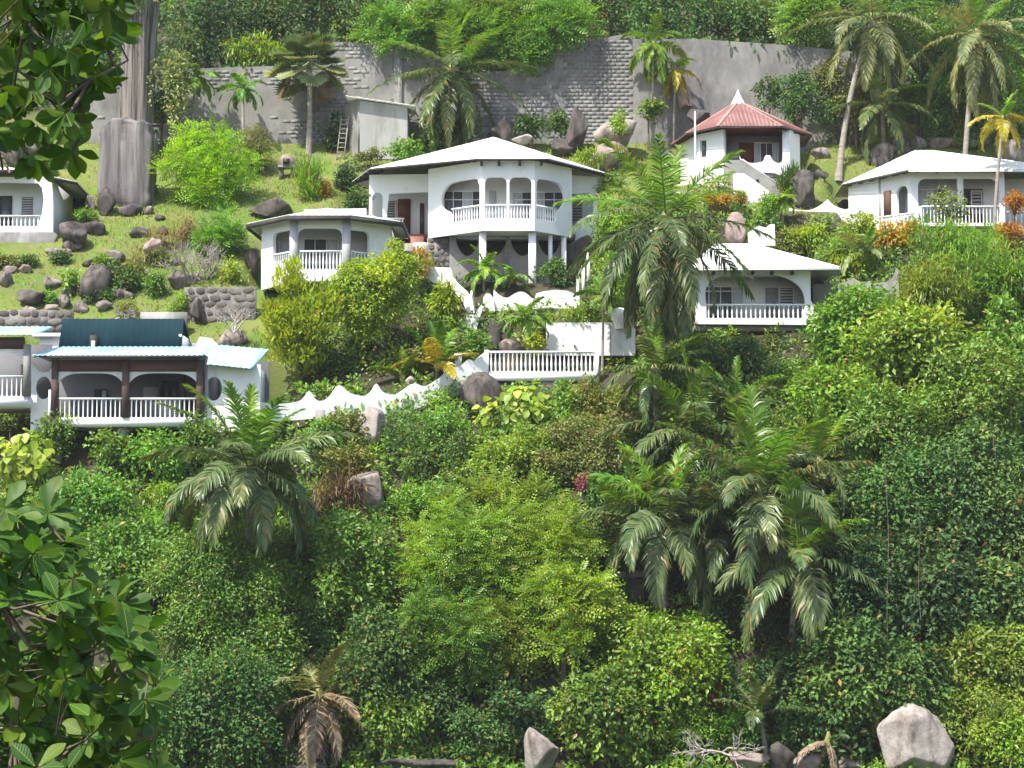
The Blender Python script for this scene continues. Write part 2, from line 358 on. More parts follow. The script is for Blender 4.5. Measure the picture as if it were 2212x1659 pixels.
def baluster_mesh(mat, slim=False):
    if (mat, slim) not in BAL:
        pr = [(.048, 0), (.048, .07), (.026, .12), (.042, .3), (.050, .42), (.034, .62), (.024, .86), (.044, .93), (.048, 1)]
        if slim: pr = [(.034, 0), (.034, .08), (.026, .12), (.030, .5), (.026, .88), (.034, .92), (.034, 1)]
        me = lathe_mesh('baluster', pr); me.materials.append(M[mat]); BAL[(mat, slim)] = me
    return BAL[(mat, slim)]
def balustrade(h, p0, p1, z0, z1, n, mat='trim', slim=False, rail=.075, fat=1.0):
    p0 = np.array(p0, float); p1 = np.array(p1, float)
    a = (*p0, z1 - rail / 2); b = (*p1, z1 - rail / 2)
    bar(h, 'top_rail', a, b, .13, rail, mat)
    me = baluster_mesh(mat, slim)
    for i in range(n):
        q = p0 + (p1 - p0) * (i + .5) / n
        o = link('baluster', me, None, h, (q[0], q[1], z0 - .01)); o.scale = (fat, fat, z1 - rail - z0 + .02)
def roof_face(h, A, B, C, D, mat, pitch=.25, amp=.012, name='roof_panel', seam=True):
    """ribbed sheet roof plane: eave A to B, upper corners C (over B) and D (over A); ribs run down the slope"""
    A, B, C, D = [np.array(p, float) for p in (A, B, C, D)]
    ax = (B - A); L = np.linalg.norm(ax); ax /= L
    top = (C + D) / 2 - A; up = top - ax * top.dot(ax); up /= np.linalg.norm(up); nr = np.cross(ax, up)
    if nr[2] < 0: nr = -nr
    def ab(P): return (P - A).dot(ax), (P - A).dot(up)
    aC, bC = ab(C); aD, bD = ab(D)
    a_lo, a_hi = min(0, aD), max(L, aC)
    n = max(4, int((a_hi - a_lo) / pitch * 4)); aa = np.linspace(a_lo, a_hi, n + 1)
    ks = ([(0, 0)] if aD > 1e-6 else []) + [(aD, bD)] + ([(aC, bC)] if aC > aD + 1e-6 else []) + ([(L, 0)] if aC < L - 1e-6 else [])
    bt = np.interp(aa, [k[0] for k in ks], [k[1] for k in ks])
    bb = np.zeros_like(aa)
    if aD < 0: bb = np.where(aa < 0, bD * aa / aD, bb)
    if aC > L: bb = np.where(aa > L, bC * (aa - L) / (aC - L), bb)
    bt = np.maximum(bt, bb)
    off = amp * np.array([[0, 1, .25, 0][i % 4] for i in range(n + 1)])
    lo = A + aa[:, None] * ax + bb[:, None] * up + off[:, None] * nr; hi = A + aa[:, None] * ax + bt[:, None] * up + off[:, None] * nr
    lo2 = lo - nr * .03; hi2 = hi - nr * .03
    V = np.concatenate([lo, hi, lo2, hi2]); m1 = n + 1; T = []
    for i in range(n):
        T += [(i, i + 1, m1 + i + 1, m1 + i), (2 * m1 + i, 3 * m1 + i, 3 * m1 + i + 1, 2 * m1 + i + 1), (i, 2 * m1 + i, 2 * m1 + i + 1, i + 1)]
    T = np.array(T); ok = (A - B)
    # consistent outward normals
    o = link(name, mk_mesh(name, V, T), M[mat], h)
    return o
def hip_roof(h, eave, apex, mat, fascia='timber_dark', fh=.12, pitch=.3, amp=.012, caps=None):
    n = len(eave)
    for i in range(n):
        A, B = eave[i], eave[(i + 1) % n]
        roof_face(h, A, B, apex, apex, mat, pitch, amp)
        if fascia:
            a = np.array(A) - (0, 0, .05 + fh / 2); b = np.array(B) - (0, 0, .05 + fh / 2)
            bar(h, 'fascia_board', a, b, .04, fh, fascia)
        if caps:
            a = np.array(A, float); p = np.array(apex, float); bar(h, 'ridge_cap', a + (0, 0, .02), p + (0, 0, .02), .16, .05, caps)
def window(h, x0, x1, z0, z1, y, nx=2, tr=None, glass='glass', fr='trim', bw=.045, curtains=(), name='window', dark=None):
    m = MB()
    for x in (x0, x1 - bw): mbox(m, x, x + bw, y - .07, y - .003, z0, z1)
    for z in (z0, z1 - bw): mbox(m, x0 + bw, x1 - bw, y - .07, y - .003, z, z + bw)
    for i in range(1, nx):
        x = x0 + (x1 - x0) * i / nx; mbox(m, x - bw / 2, x + bw / 2, y - .065, y - .004, z0 + bw, z1 - bw)
    for t in (tr or []): mbox(m, x0 + bw, x1 - bw, y - .06, y - .005, t - bw / 2, t + bw / 2)
    w = m.build(name, M[fr], h)
    for i in range(nx):
        xa = x0 + (x1 - x0) * i / nx; xb = x0 + (x1 - x0) * (i + 1) / nx
        g = 'curtain' if i in curtains else ('curtain_pat' if ('p', i) in curtains else glass)
        p = MB(); mbox(p, xa + .01, xb - .01, y - .035, y - .008, z0 + .01, z1 - .01); p.build('curtain' if g != glass else 'pane', M[g], w)
    return w
def louvre(h, x0, x1, z0, z1, y, n=6):
    m = MB(); bw = .05
    for x in (x0, x1 - bw): mbox(m, x, x + bw, y - .06, y - .003, z0, z1)
    for z in (z0, z1 - bw): mbox(m, x0 + bw, x1 - bw, y - .06, y - .003, z, z + bw)
    w = m.build('louvre_window', M['trim'], h)
    p = MB(); mbox(p, x0 + .01, x1 - .01, y - .02, y - .006, z0 + .01, z1 - .01); p.build('pane', M['black'], w)
    for i in range(n):
        z = z0 + bw + (z1 - z0 - 2 * bw) * (i + .5) / n; hh = (z1 - z0) / n * .26
        V = boxV(x0 + bw, x1 - bw, y - .055, y - .03, z - hh, z + hh); V[[0, 1, 4, 5], 2] -= .02
        q = MB(); q.add(V, BOXT); q.build('slat', M['louvre'], w)
    return w
def door(h, x0, x1, z0, z1, y, mat='timber'):
    m = MB(); mbox(m, x0, x1, y - .05, y - .004, z0, z1); d = m.build('door', M[mat], h)
    for (a, b) in ((.06, .46), (.52, .94)):
        q = MB(); mbox(q, x0 + .09, x1 - .09, y - .066, y - .05, z0 + (z1 - z0) * a, z0 + (z1 - z0) * b); q.build('door_panel', M[mat], d)
    q = MB(); mbox(q, x1 - .12, x1 - .07, y - .10, y - .05, z0 + .95, z0 + 1.1); q.build('handle', M['black'], d)
def rafters(h, A, B, n, ln, inward, mat='timber_dark', z=-.11, ht=.14, w=.09):
    A = np.array(A, float); B = np.array(B, float); iv = np.array([inward[0], inward[1], 0.]); iv /= np.linalg.norm(iv)
    for i in range(n):
        p = A + (B - A) * (i + .5) / n + iv * .06 + np.array([0, 0, z])
        bar(h, 'rafter', p, p + iv * ln + np.array([0, 0, ln * .32]), w, ht, mat)
def house(label, u, v, Y, name='villa', cat='house'):
    o = thing(name, label, cat, (Xof(u, Y, v), Y, Zof(v, Y))); return o
def rubble(h, x0, x1, z0, z1, y, sx=.42, sz=.3, mat='stone', backing='mortar', face=None):
    """stone facing: a mortar bed with separate proud stones"""
    box(h, 'mortar_bed', x0, x1, y, y + .35, z0, z1, 'rock_streak')
    nz = max(1, round((z1 - z0) / sz)); hz = (z1 - z0) / nz
    for j in range(nz):
        x = x0 + random.uniform(0, .1)
        while x < x1 - .12:
            w = min(random.uniform(.6, 1.4) * sx, x1 - x); me = random.choice(STONES)
            o = link('stone', me, None, h, (x + w / 2, y + .02, z0 + hz * (j + .5) + random.uniform(-.03, .03)))
            o.scale = (w * .66, .10, hz * .72); o.rotation_euler = (0, random.uniform(-.15, .15), 0); x += w
ICO = {}
def ico(sub):
    if sub not in ICO:
        bm = bmesh.new(); bmesh.ops.create_icosphere(bm, subdivisions=sub, radius=1)
        V = np.array([v.co[:] for v in bm.verts]); T = np.array([[v.index for v in f.verts] for f in bm.faces]); bm.free(); ICO[sub] = (V, T)
    return ICO[sub]
def rockshape(sub, seed, planes=9, rough=.06, cut=(.46, .86)):
    r = np.random.default_rng(seed); V, T = ico(sub); V = V.copy()
    ns = r.normal(size=(planes, 3)); ns /= np.linalg.norm(ns, axis=1)[:, None]
    for n in ns:
        d = r.uniform(*cut); V -= n * np.maximum(0, V @ n - d)[:, None] * .97
    dsp = 0
    for fr, am in ((2.2, .8), (4.5, .6), (9, .5), (18, .4), (30, .3)):
        for _ in range(3):
            k = r.normal(size=3) * fr; dsp = dsp + am / 3 * (1 - 2 * np.abs(np.sin(V @ k * .5 + r.uniform(0, 6.28))))
    V *= (1 + rough * dsp)[:, None]
    return V, T
STONES = []
for s in range(6):
    V, T = rockshape(1, 100 + s, 6, .1); STONES.append(mk_mesh('stone', V, T)); STONES[-1].materials.append(M['stone'])

def local_foot(o, x0, x1, y0, y1, z):
    FOOT.append((o.location.x + x0, o.location.x + x1, o.location.y + y0, o.location.y + y1, o.location.z + z))
def up_line(z0, pts): return pts

# ------------------------------------------------------------------ the large villa with the curved balcony
def main_villa():
    h = house('large white villa with curved arched balcony on columns under white hipped roof', 1098, 480, 100)
    A, B, L, R = np.array((-1.28, 0)), np.array((1.27, 0)), np.array((-3.96, 2.2)), np.array((3.13, 1.9))
    zt, zb = 3.0, -.42
    # front facet with two arches
    panel('balcony_wall', [(0, zb), (2.55, zb), (2.55, zt), (0, zt)],
          [rrect(.15, 1.20, .18, 2.2, (0, 0, .28, .3)), rrect(1.33, 2.40, .18, 2.2, (0, 0, .3, .28))], (A[0], A[1], 0), (1, 0), .16, M['white'], h)
    dl = A - L; ll = np.linalg.norm(dl)
    hole = [(1.55, .18), (ll - .14, .18), (ll - .14, 1.8), (ll - .3, 2.14), (ll - .6, 2.18), (1.7, 2.16), (1.25, 2.02), (.92, 1.65), (.87, 1.25), (1.0, .93), (1.4, .72)]
    panel('balcony_wall', [(0, zb - .02), (ll, zb), (ll, zt), (0, zt)], [spline(hole[3:], 4) + hole[:3]], (L[0], L[1], 0), dl, .16, M['white'], h)
    dr = R - B; lr = np.linalg.norm(dr)
    hole = [(.14, .18), (1.5, .18), (1.55, .7), (1.9, .9), (2.15, 1.3), (2.08, 1.75), (1.8, 2.08), (1.4, 2.17), (.5, 2.18), (.25, 2.1), (.14, 1.85)]
    panel('balcony_wall', [(0, zb), (lr, zb - .02), (lr, zt), (0, zt)], [hole[:3] + spline(hole[3:], 4)], (B[0], B[1], 0), dr, .16, M['white'], h)
    # rails
    for (p0, p1, n) in ((A + (.15, .08), B - (.15, -.08), 15),):
        balustrade(h, p0, p1, .18, .88, n)
    u_ = dl / ll; nn = np.array((u_[1], -u_[0])) * -.08
    balustrade(h, L + u_ * 1.5 + nn, A - u_ * .1 + nn, .18, .88, 11)
    u_ = dr / lr; nn = np.array((u_[1], -u_[0])) * -.08
    balustrade(h, B + u_ * .1 + nn, B + u_ * 1.6 + nn, .18, .88, 9)
    # slab, ceiling, recessed rooms
    poly = [tuple(L + (.06, .1)), tuple(A + (.03, .1)), tuple(B + (-.03, .1)), tuple(R + (-.06, .1)), (3.1, 5), (-3.9, 5)]
    slab(h, 'balcony_floor', poly, -.36, -.01, 'white')
    slab(h, 'ceiling', poly, 2.9, 2.98, 'white')
    box(h, 'wall', -3.9, 3.1, 2.35, 5.1, -.4, 2.9, 'white')
    window(h, -3.2, -1.3, .02, 1.95, 2.35, 4, [1.5], curtains=(2,))
    window(h, .2, 1.15, .02, 1.9, 2.35, 2, [1.5], curtains=(0,))
    window(h, 1.28, 2.75, .02, 1.9, 2.35, 3, [1.5], curtains=(0,))
    box(h, 'door_frame', -.95, -.6, 2.31, 2.348, .02, 1.95, 'curtain')
    # rear block and the porches
    box(h, 'wall', -6.9, 4.4, 5.15, 9.2, -.6, 2.95, 'white')
    panel('porch_wall', [(0, -.75), (.9, -.75), (.9, 1.0), (1.0, 1.95), (3.0, 2.05), (3.0, 2.95), (0, 2.9)], [rrect(.16, .68, .3, 2.0, (.24, .24, .25, .25))], (-6.95, 3.2, 0), (1, 0), .16, M['white'], h)
    box(h, 'porch_floor', -6.9, -3.95, 3.4, 5.14, -.7, -.05, 'floor_red')
    louvre(h, -6.28, -5.72, .95, 1.95, 5.15, 7); door(h, -5.62, -4.98, -.04, 2.02, 5.15)
    window(h, -4.5, -4.28, .2, 1.8, 5.15, 1, fr='timber')
    box(h, 'porch_parapet', -6.1, -5.35, 3.22, 3.32, -.75, .2, 'white_old')
    balustrade(h, (-6.1, 3.3), (-5.2, 3.3), .2, .75, 6)
    panel('porch_wall', [(0, 2.0), (1.0, 2.05), (1.15, 1.9), (1.2, .9), (1.38, .9), (1.38, 2.9), (0, 2.95)], [], (3.08, 3.5, 0), (1, .12), .16, M['white'], h)
    panel('porch_wall', [(0.35, .6), (.55, .75), (1.4, .75), (1.4, -1.1), (.2, -.9)], [], (3.08, 3.5, 0), (1, .12), .16, M['white'], h)
    box(h, 'porch_floor', 3.12, 4.4, 3.72, 5.13, -.6, -.05, 'concrete')
    louvre(h, 3.2, 3.78, .75, 1.9, 5.15, 7)
    # roof
    ez = 3.02
    E = [(-1.5, -.42, ez + .02), (1.95, -.42, ez + .02), (5.15, 3.7, ez), (5.5, 6.5, ez), (4, 10, ez), (-6, 10, ez), (-8.0, 5.7, ez), (-6.85, 2.05, ez)]
    hip_roof(h, E, (-.75, 4.8, 5.15), 'roof_white', fh=.05)
    slab(h, 'ceiling', [(-6.8, 3.3), (-3.9, 3.3), (-3.9, 5.2), (-6.8, 5.2)], 2.86, 2.94, 'white')
    [box(h, 'rafter', x_ - .06, x_ + .06, -.36, .0, ez - .27, ez - .05, 'timber_dark') for x_ in (-1.3, -.45, .55, 1.6)]; rafters(h, E[7], E[0], 6, 1.3, (.25, 1)); rafters(h, E[1], E[2], 5, .9, (-.8, .6)); rafters(h, E[6], E[7], 4, 1.0, (1, .3))
    # undercroft: columns, scalloped grey wall, rubble
    for (x, y, w, b) in ((-1.24, .28, .17, -3.2), (1.16, .28, .18, -4.0), (2.05, 1.1, .10, -2.6), (2.72, 1.6, .12, -3.6)):
        m = MB(); mbox(m, x - w, x + w, y, y + 2 * w, b, -.362); m.build('column', M['trim'], h)
    sc_ = [(-2.9, -.40), (-2.72, -.40)]
    for (a, b) in ((-2.62, -1.42), (-1.32, -.06), (.06, 1.34), (1.42, 2.6)):
        sc_ += [(a + (b - a) * t, -.40 - .95 * math.sin(math.pi * t) ** .62) for t in np.linspace(0, 1, 12)]
    panel('undercroft_wall', [(2.75, -.41), (2.75, -4.5), (-2.9, -4.5)] + sc_, [], (0, 2.0, 0), (1, 0), .2, M['concrete'], h)
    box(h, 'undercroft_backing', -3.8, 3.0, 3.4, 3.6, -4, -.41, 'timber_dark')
    rubble(h, -4.0, -2.8, -2.6, -.44, 2.1)
    # steps up to the porch
    for i in range(7):
        box(h, 'step', -5.3, -4.2, 3.0 - i * .3, 3.38 - i * .3, -.9 - i * .17, -.22 - i * .17, 'floor_red' if i < 3 else 'concrete')
    bar(h, 'stair_parapet', (-5.4, 3.1, .1), (-5.4, .9, -1.2), .1, .7, 'white')
    local_foot(h, -7.4, 4.8, 3.0, 9.5, -.55); local_foot(h, -3.2, 3.3, -3.0, 2.0, -3.1)
    return h
def small_villa():
    h = house('small white villa with shaded grey pillars and nearly flat pale green roof', 690, 586, 95)
    A, B, L, R = np.array((-1.2, 0)), np.array((1.22, 0)), np.array((-2.9, 1.95)), np.array((3.15, 1.75))
    zt, zb = 2.42, -.46
    panel('verandah_wall', [(0, zb), (2.42, zb), (2.42, zt), (0, zt)], [rrect(.2, 2.22, .08, 1.98, (0, 0, .35, .35))], (A[0], 0, 0), (1, 0), .16, M['white'], h)
    dl = A - L; ll = np.linalg.norm(dl)
    panel('verandah_wall', [(0, zb - .15), (ll, zb), (ll, zt), (0, zt)], [rrect(.95, ll - .2, .08, 1.95, (.3, 0, .2, .25))], (*L, 0), dl, .16, M['white'], h)
    dr = R - B; lr = np.linalg.norm(dr)
    panel('verandah_wall', [(0, zb), (lr, zb), (lr, zt), (0, zt)], [rrect(.2, 1.35, .08, 1.95, (0, .3, .25, .2))], (*B, 0), dr, .16, M['white'], h)
    for p in (A, B): box(h, 'pillar', p[0] - .17, p[0] + .19, p[1] - .12, p[1] + .2, -.5, 2.36, 'shade_col')
    balustrade(h, A + (.2, .08), B - (.2, -.08), .08, .97, 13); u_ = dl / ll; balustrade(h, L + u_ * .95 + (.05, .07), A - u_ * .2 + (.05, .07), .08, .97, 9)
    u_ = dr / lr; balustrade(h, B + u_ * .2, B + u_ * 1.35, .08, .97, 6)
    poly = [tuple(L + (.1, .1)), tuple(A + (.03, .1)), tuple(B + (-.03, .1)), tuple(R + (-.1, .1)), (3.05, 5.8), (-2.8, 5.8)]
    slab(h, 'floor', poly, -.42, -.01, 'concrete'); slab(h, 'ceiling', poly, 2.3, 2.38, 'white')
    box(h, 'wall', -2.8, 3.05, 2.2, 5.9, -.4, 2.3, 'white')
    window(h, -.95, 1.2, .02, 1.85, 2.2, 4, curtains=(2, 3)); window(h, -2.1, -1.25, .02, 1.85, 2.2, 2, curtains=(0,))
    box(h, 'wall', -2.9, -2.75, 2.1, 5.9, -.6, 2.35, 'white'); box(h, 'wall', 3.0, 3.15, 1.9, 5.9, -.6, 2.35, 'white')
    box(h, 'wall_light', -2.45, -2.28, 2.1, 2.19, 1.35, 1.45, 'black')
    ez = 2.5
    E = [(-1.45, -.6, ez), (1.45, -.6, ez), (3.75, 1.3, ez), (3.85, 6.2, ez), (-3.3, 6.2, ez), (-3.6, 1.85, ez)]
    hip_roof(h, E, (.1, 2.9, 3.42), 'roof_mint', fh=.2)
    rafters(h, E[0], E[1], 3, .5, (0, 1)); rafters(h, E[5], E[0], 3, .5, (.6, .8))
    local_foot(h, -3.2, 3.6, .8, 6.4, -.45)
    rubble(h, -6.3, -3.02, -3.6, -.62, .9, .5, .34)
    return h
def long_villa():
    h = house('long white villa with brown pillars, twin arches and turquoise ribbed roof', 274, 905, 87, 'verandah_villa')
    k = 87 / 4520.
    def X(u): return (u - 274) * k
    def Z(v): return (905 - v) * k
    # main verandah front
    box(h, 'floor_slab', X(107), X(440), 0, 3.4, Z(921), Z(902), 'trim')
    for (a, b, zb) in ((110, 124, 902), (263, 278, 902), (424, 438, 918)):
        box(h, 'pillar', X(a), X(b), -.08, .2, Z(zb) + (.005 if zb == 902 else 0), Z(776), 'brown')
        box(h, 'pillar_capital', X(a) + .03, X(b) - .03, -.1, .22, Z(776), Z(760), 'concrete')
    for (a, b) in ((124, 263), (278, 424)):
        x0, x1 = X(a), X(b); w = x1 - x0
        arc = [(x0 + .02 + (w - .04) * t, Z(824) + .36 * (1 - abs(2 * t - 1) ** 4.5)) for t in np.linspace(0, 1, 22)]
        panel('arch', [(x1, Z(802)), (x0, Z(802))] + [(x0, Z(826))] + arc + [(x1, Z(826))], [], (0, .02, 0), (1, 0), .12, M['white_old'], h)
        box(h, 'beam', x0, x1, -.04, .16, Z(801.5), Z(777), 'beam')
        balustrade(h, (x0, .06), (x1, .06), Z(902), Z(859), 14 if a == 124 else 14, slim=True)
    # back of the verandah
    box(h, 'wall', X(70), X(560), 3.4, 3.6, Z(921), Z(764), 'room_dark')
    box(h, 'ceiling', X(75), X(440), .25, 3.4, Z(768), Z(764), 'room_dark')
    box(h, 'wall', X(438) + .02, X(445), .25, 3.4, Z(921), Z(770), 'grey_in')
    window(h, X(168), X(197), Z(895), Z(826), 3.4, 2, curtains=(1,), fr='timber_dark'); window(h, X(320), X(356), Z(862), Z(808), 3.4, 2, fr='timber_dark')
    box(h, 'cabinet', X(282), X(316), 2.9, 3.38, Z(901), Z(823), 'grey_in'); box(h, 'cabinet', X(316) + .02, X(378), 2.7, 3.38, Z(901), Z(848), 'white_old')
    box(h, 'inner_post', X(248), X(256), 1.8, 1.95, Z(902), Z(768), 'timber_dark'); box(h, 'inner_post', X(376), X(384), 1.9, 2.05, Z(902), Z(768), 'timber_dark')
    # roof over the verandah
    roof_face(h, (X(75), -.55, Z(769)), (X(441), -.55, Z(769)), (X(444), 1.9, Z(769) + .6), (X(107), 1.9, Z(769) + .6), 'roof_teal', .22, .03)
    bar(h, 'gutter', (X(107), -.58, Z(773)), (X(441), -.58, Z(773)), .1, .12, 'timber_dark')
    bar(h, 'barge_board', (X(75), -.5, Z(771)), (X(100), 1.8, Z(769) + .5), .06, .14, 'roof_teal')
    # steep dark sheet roof behind it
    roof_face(h, (X(100), 1.95, Z(748)), (X(374), 1.95, Z(748)), (X(374), 2.5, Z(672)), (X(103), 2.5, Z(672)), 'teal_dark', .25, .018)
    roof_face(h, (X(374), 5.6, Z(740)), (X(100), 5.6, Z(740)), (X(103), 2.5, Z(672)), (X(374), 2.5, Z(672)), 'teal_dark', .25, .018)
    box(h, 'gable_wall', X(366), X(372), 2.2, 5.5, Z(770), Z(708), 'white'); box(h, 'gable_wall', X(104), X(110), 2.3, 5.5, Z(770), Z(708), 'white_old')
    box(h, 'roof_window', X(171), X(186), 1.85, 2.3, Z(744), Z(712), 'timber_dark'); box(h, 'window_panel', X(175), X(183), 1.82, 1.848, Z(744), Z(725), 'white_old')
    # walls with the oval holes
    for (a, b, ov, bot) in ((62, 110, (89, 836, 17, 25), 940), (442, 560, (459, 838, 18, 26), 932)):
        x0, x1 = X(a), X(b)
        if a == 62: out = [(x0, Z(bot)), (X(100), Z(bot - 10)), (X(110), Z(921)), (x1, Z(785)), (X(100), Z(800)) , (X(88), Z(803)), (X(76), Z(798)), (X(68), Z(782)), (x0, Z(778))]
        else: out = [(x0, Z(bot)), (x1, Z(bot)), (x1, Z(785)), (x0, Z(782))]
        cx, cz, rx, rz = ov; panel('side_wall', out, [oval(X(cx), Z(cz), rx * k, rz * k)], (0, .3 if a == 62 else .32, 0), (1, 0), .16, M['white'], h)
    box(h, 'wall', X(545), X(551), .5, 3.4, Z(925), Z(788), 'white')
    roof_face(h, (X(446), -.35, Z(787)), (X(545), -.35, Z(797)), (X(568), 2.0, Z(738)), (X(446), 2.0, Z(738)), 'roof_teal', .24, .03)
    box(h, 'parapet_post', X(105), X(110) - .005, -.12, .0, Z(921), Z(842), 'white')
    # left wing, cut by the picture's edge
    box(h, 'floor_slab', X(-90), X(63), -.4, 3.4, Z(880), Z(857), 'trim')
    box(h, 'pillar', X(53), X(66), -.48, -.2, Z(857), Z(745), 'concrete'); box(h, 'beam', X(-90), X(53), -.42, -.2, Z(754), Z(729), 'beam')
    x0, x1 = X(-90), X(53); w = x1 - x0
    arc = [(x0 + w * t, Z(784) + .45 * (1 - abs(2 * t - 1) ** 4)) for t in np.linspace(0, 1, 22)]
    panel('arch', [(x1, Z(754.5)), (x0, Z(754.5)), (x0, Z(786))] + arc + [(x1, Z(786))], [], (0, -.36, 0), (1, 0), .12, M['white_old'], h)
    balustrade(h, (x0, -.3), (x1, -.3), Z(857), Z(812), 14, slim=True)
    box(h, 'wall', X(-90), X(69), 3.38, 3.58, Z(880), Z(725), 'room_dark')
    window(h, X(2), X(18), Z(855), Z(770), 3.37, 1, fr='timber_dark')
    roof_face(h, (X(-95), -.9, Z(726)), (X(83), -.9, Z(726)), (X(92), 1.6, Z(726) + .6), (X(-95), 1.6, Z(726) + .6), 'roof_teal', .22, .03)
    box(h, 'roof_kerb', X(22), X(138), 3.7, 4.3, Z(706), Z(697), 'white'); box(h, 'wall', X(36), X(107), 3.9, 4.2, Z(770), Z(707), 'white_old')
    # stair enclosure behind on the right
    panel('stair_wall', [(X(385), Z(790)), (X(447), Z(790)), (X(447), Z(728)), (X(432), Z(712)), (X(405), Z(708)), (X(392), Z(735))], [], (0, 3.2, 0), (1, 0), .2, M['white'], h)
    for i in range(6): box(h, 'step', X(374), X(391), 3.0 + i * .25, 3.25 + i * .25, Z(790), Z(752 - i * 7), 'concrete')
    local_foot(h, -6.9, 5.6, .5, 5.9, Z(923)); 
    for (u, b) in ((262, 1000), (120, 1000), (430, 1000), (690, 1015)):
        if u < 600: box(h, 'pier', X(u) - .17, X(u) + .17, .3, .65, Z(b), Z(921.5), 'concrete')
    return h
def right_villa():
    h = house('white villa with wide arched balcony and turned balusters behind the coconut palm', 1630, 695, 95)
    k = 95 / 4520. * 1.004
    def X(u): return (u - 1630) * k
    def Z(v): return (695 - v) * k
    x0, x1 = X(1502), X(1756)
    arch = [(X(1526), Z(660)), (X(1524), Z(632)), (X(1530), Z(614)), (X(1548), Z(599)), (X(1580), Z(591)), (X(1625), Z(589)), (X(1670), Z(592)), (X(1705), Z(602)), (X(1729), Z(620)), (X(1738), Z(640)), (X(1740), Z(658))]
    hole = [(X(1526), Z(687)), (X(1733), Z(687)), (X(1741), Z(664))]
    hole = list(reversed(spline(arch, 3))) + [(X(1526), Z(687)), (X(1733), Z(687))]
    out = [(x0, Z(700)), (X(1757), Z(702)), (X(1759), Z(668)), (X(1757), Z(657)), (X(1752), Z(648)), (X(1751), Z(600)), (X(1753), Z(584)), (x0, Z(584))]
    panel('balcony_wall', out, [hole], (0, 0, 0), (1, 0), .18, M['white'], h)
    balustrade(h, (X(1526), .09), (X(1740), .09), Z(687), Z(656), 21, rail=.085)
    box(h, 'floor', x0, x1 - .02, .19, 1.75, Z(700), Z(690), 'concrete'); box(h, 'floor_beam', x0, x1 - .03, .3, 2.5, Z(714), Z(700) - .003, 'concrete')
    box(h, 'ceiling', x0, x1 - .05, .19, 1.75, Z(588), Z(584), 'white')
    box(h, 'wall', x0, x1 - .06, 1.75, 6.5, Z(700), Z(580), 'white'); box(h, 'side_wall', x1 - .22, x1 - .05, .19, 1.74, Z(690), Z(588), 'white')
    window(h, X(1514), X(1616), Z(690), Z(607), 1.75, 4, [Z(618)], curtains=(3,))
    window(h, X(1662), X(1694), Z(690), Z(608), 1.75, 1, curtains=(('p', 0),), fr='white'); louvre(h, X(1695), X(1727), Z(651), Z(608), 1.75, 6)
    ez = Z(583)
    E = [(X(1484), -.75, ez), (X(1812), -.75, ez + .03), (X(1822), 1.0, ez + .05), (X(1800), 7.3, ez), (X(1484), 7.3, ez)]
    C, D = (X(1640), 3.2, ez + 1.72), (X(1566), 3.2, ez + 1.72)
    roof_face(h, E[0], E[1], C, D, 'roof_white', .3, .012); roof_face(h, E[1], E[2], C, C, 'roof_white', .3); roof_face(h, E[2], E[3], C, C, 'roof_white', .3)
    roof_face(h, E[3], E[4], D, C, 'roof_white', .3); roof_face(h, E[4], E[0], D, D, 'roof_white', .3)
    for a, b in ((0, 1), (1, 2), (2, 3), (4, 0)): bar(h, 'fascia_board', np.array(E[a]) - (0, 0, .08), np.array(E[b]) - (0, 0, .08), .04, .07, 'trim')
    for a in E: bar(h, 'ridge_cap', np.array(a) + (0, 0, .02), np.array(C if a[0] > 0 else D) + (0, 0, .02), .13, .04, 'roof_white')
    for u in (1541, 1583, 1625, 1667, 1711): box(h, 'rafter', X(u) - .05, X(u) + .05, -.62, -.01, ez - .22, ez - .07, 'timber_dark')
    for (u, y) in ((1560, 1.2), (1700, 1.4)): box(h, 'support_pier', X(u) - .2, X(u) + .2, y, y + .4, Z(800), Z(714) - .003, 'concrete')
    local_foot(h, x0 - .5, x1 + .2, .6, 6.8, -.55)
    return h
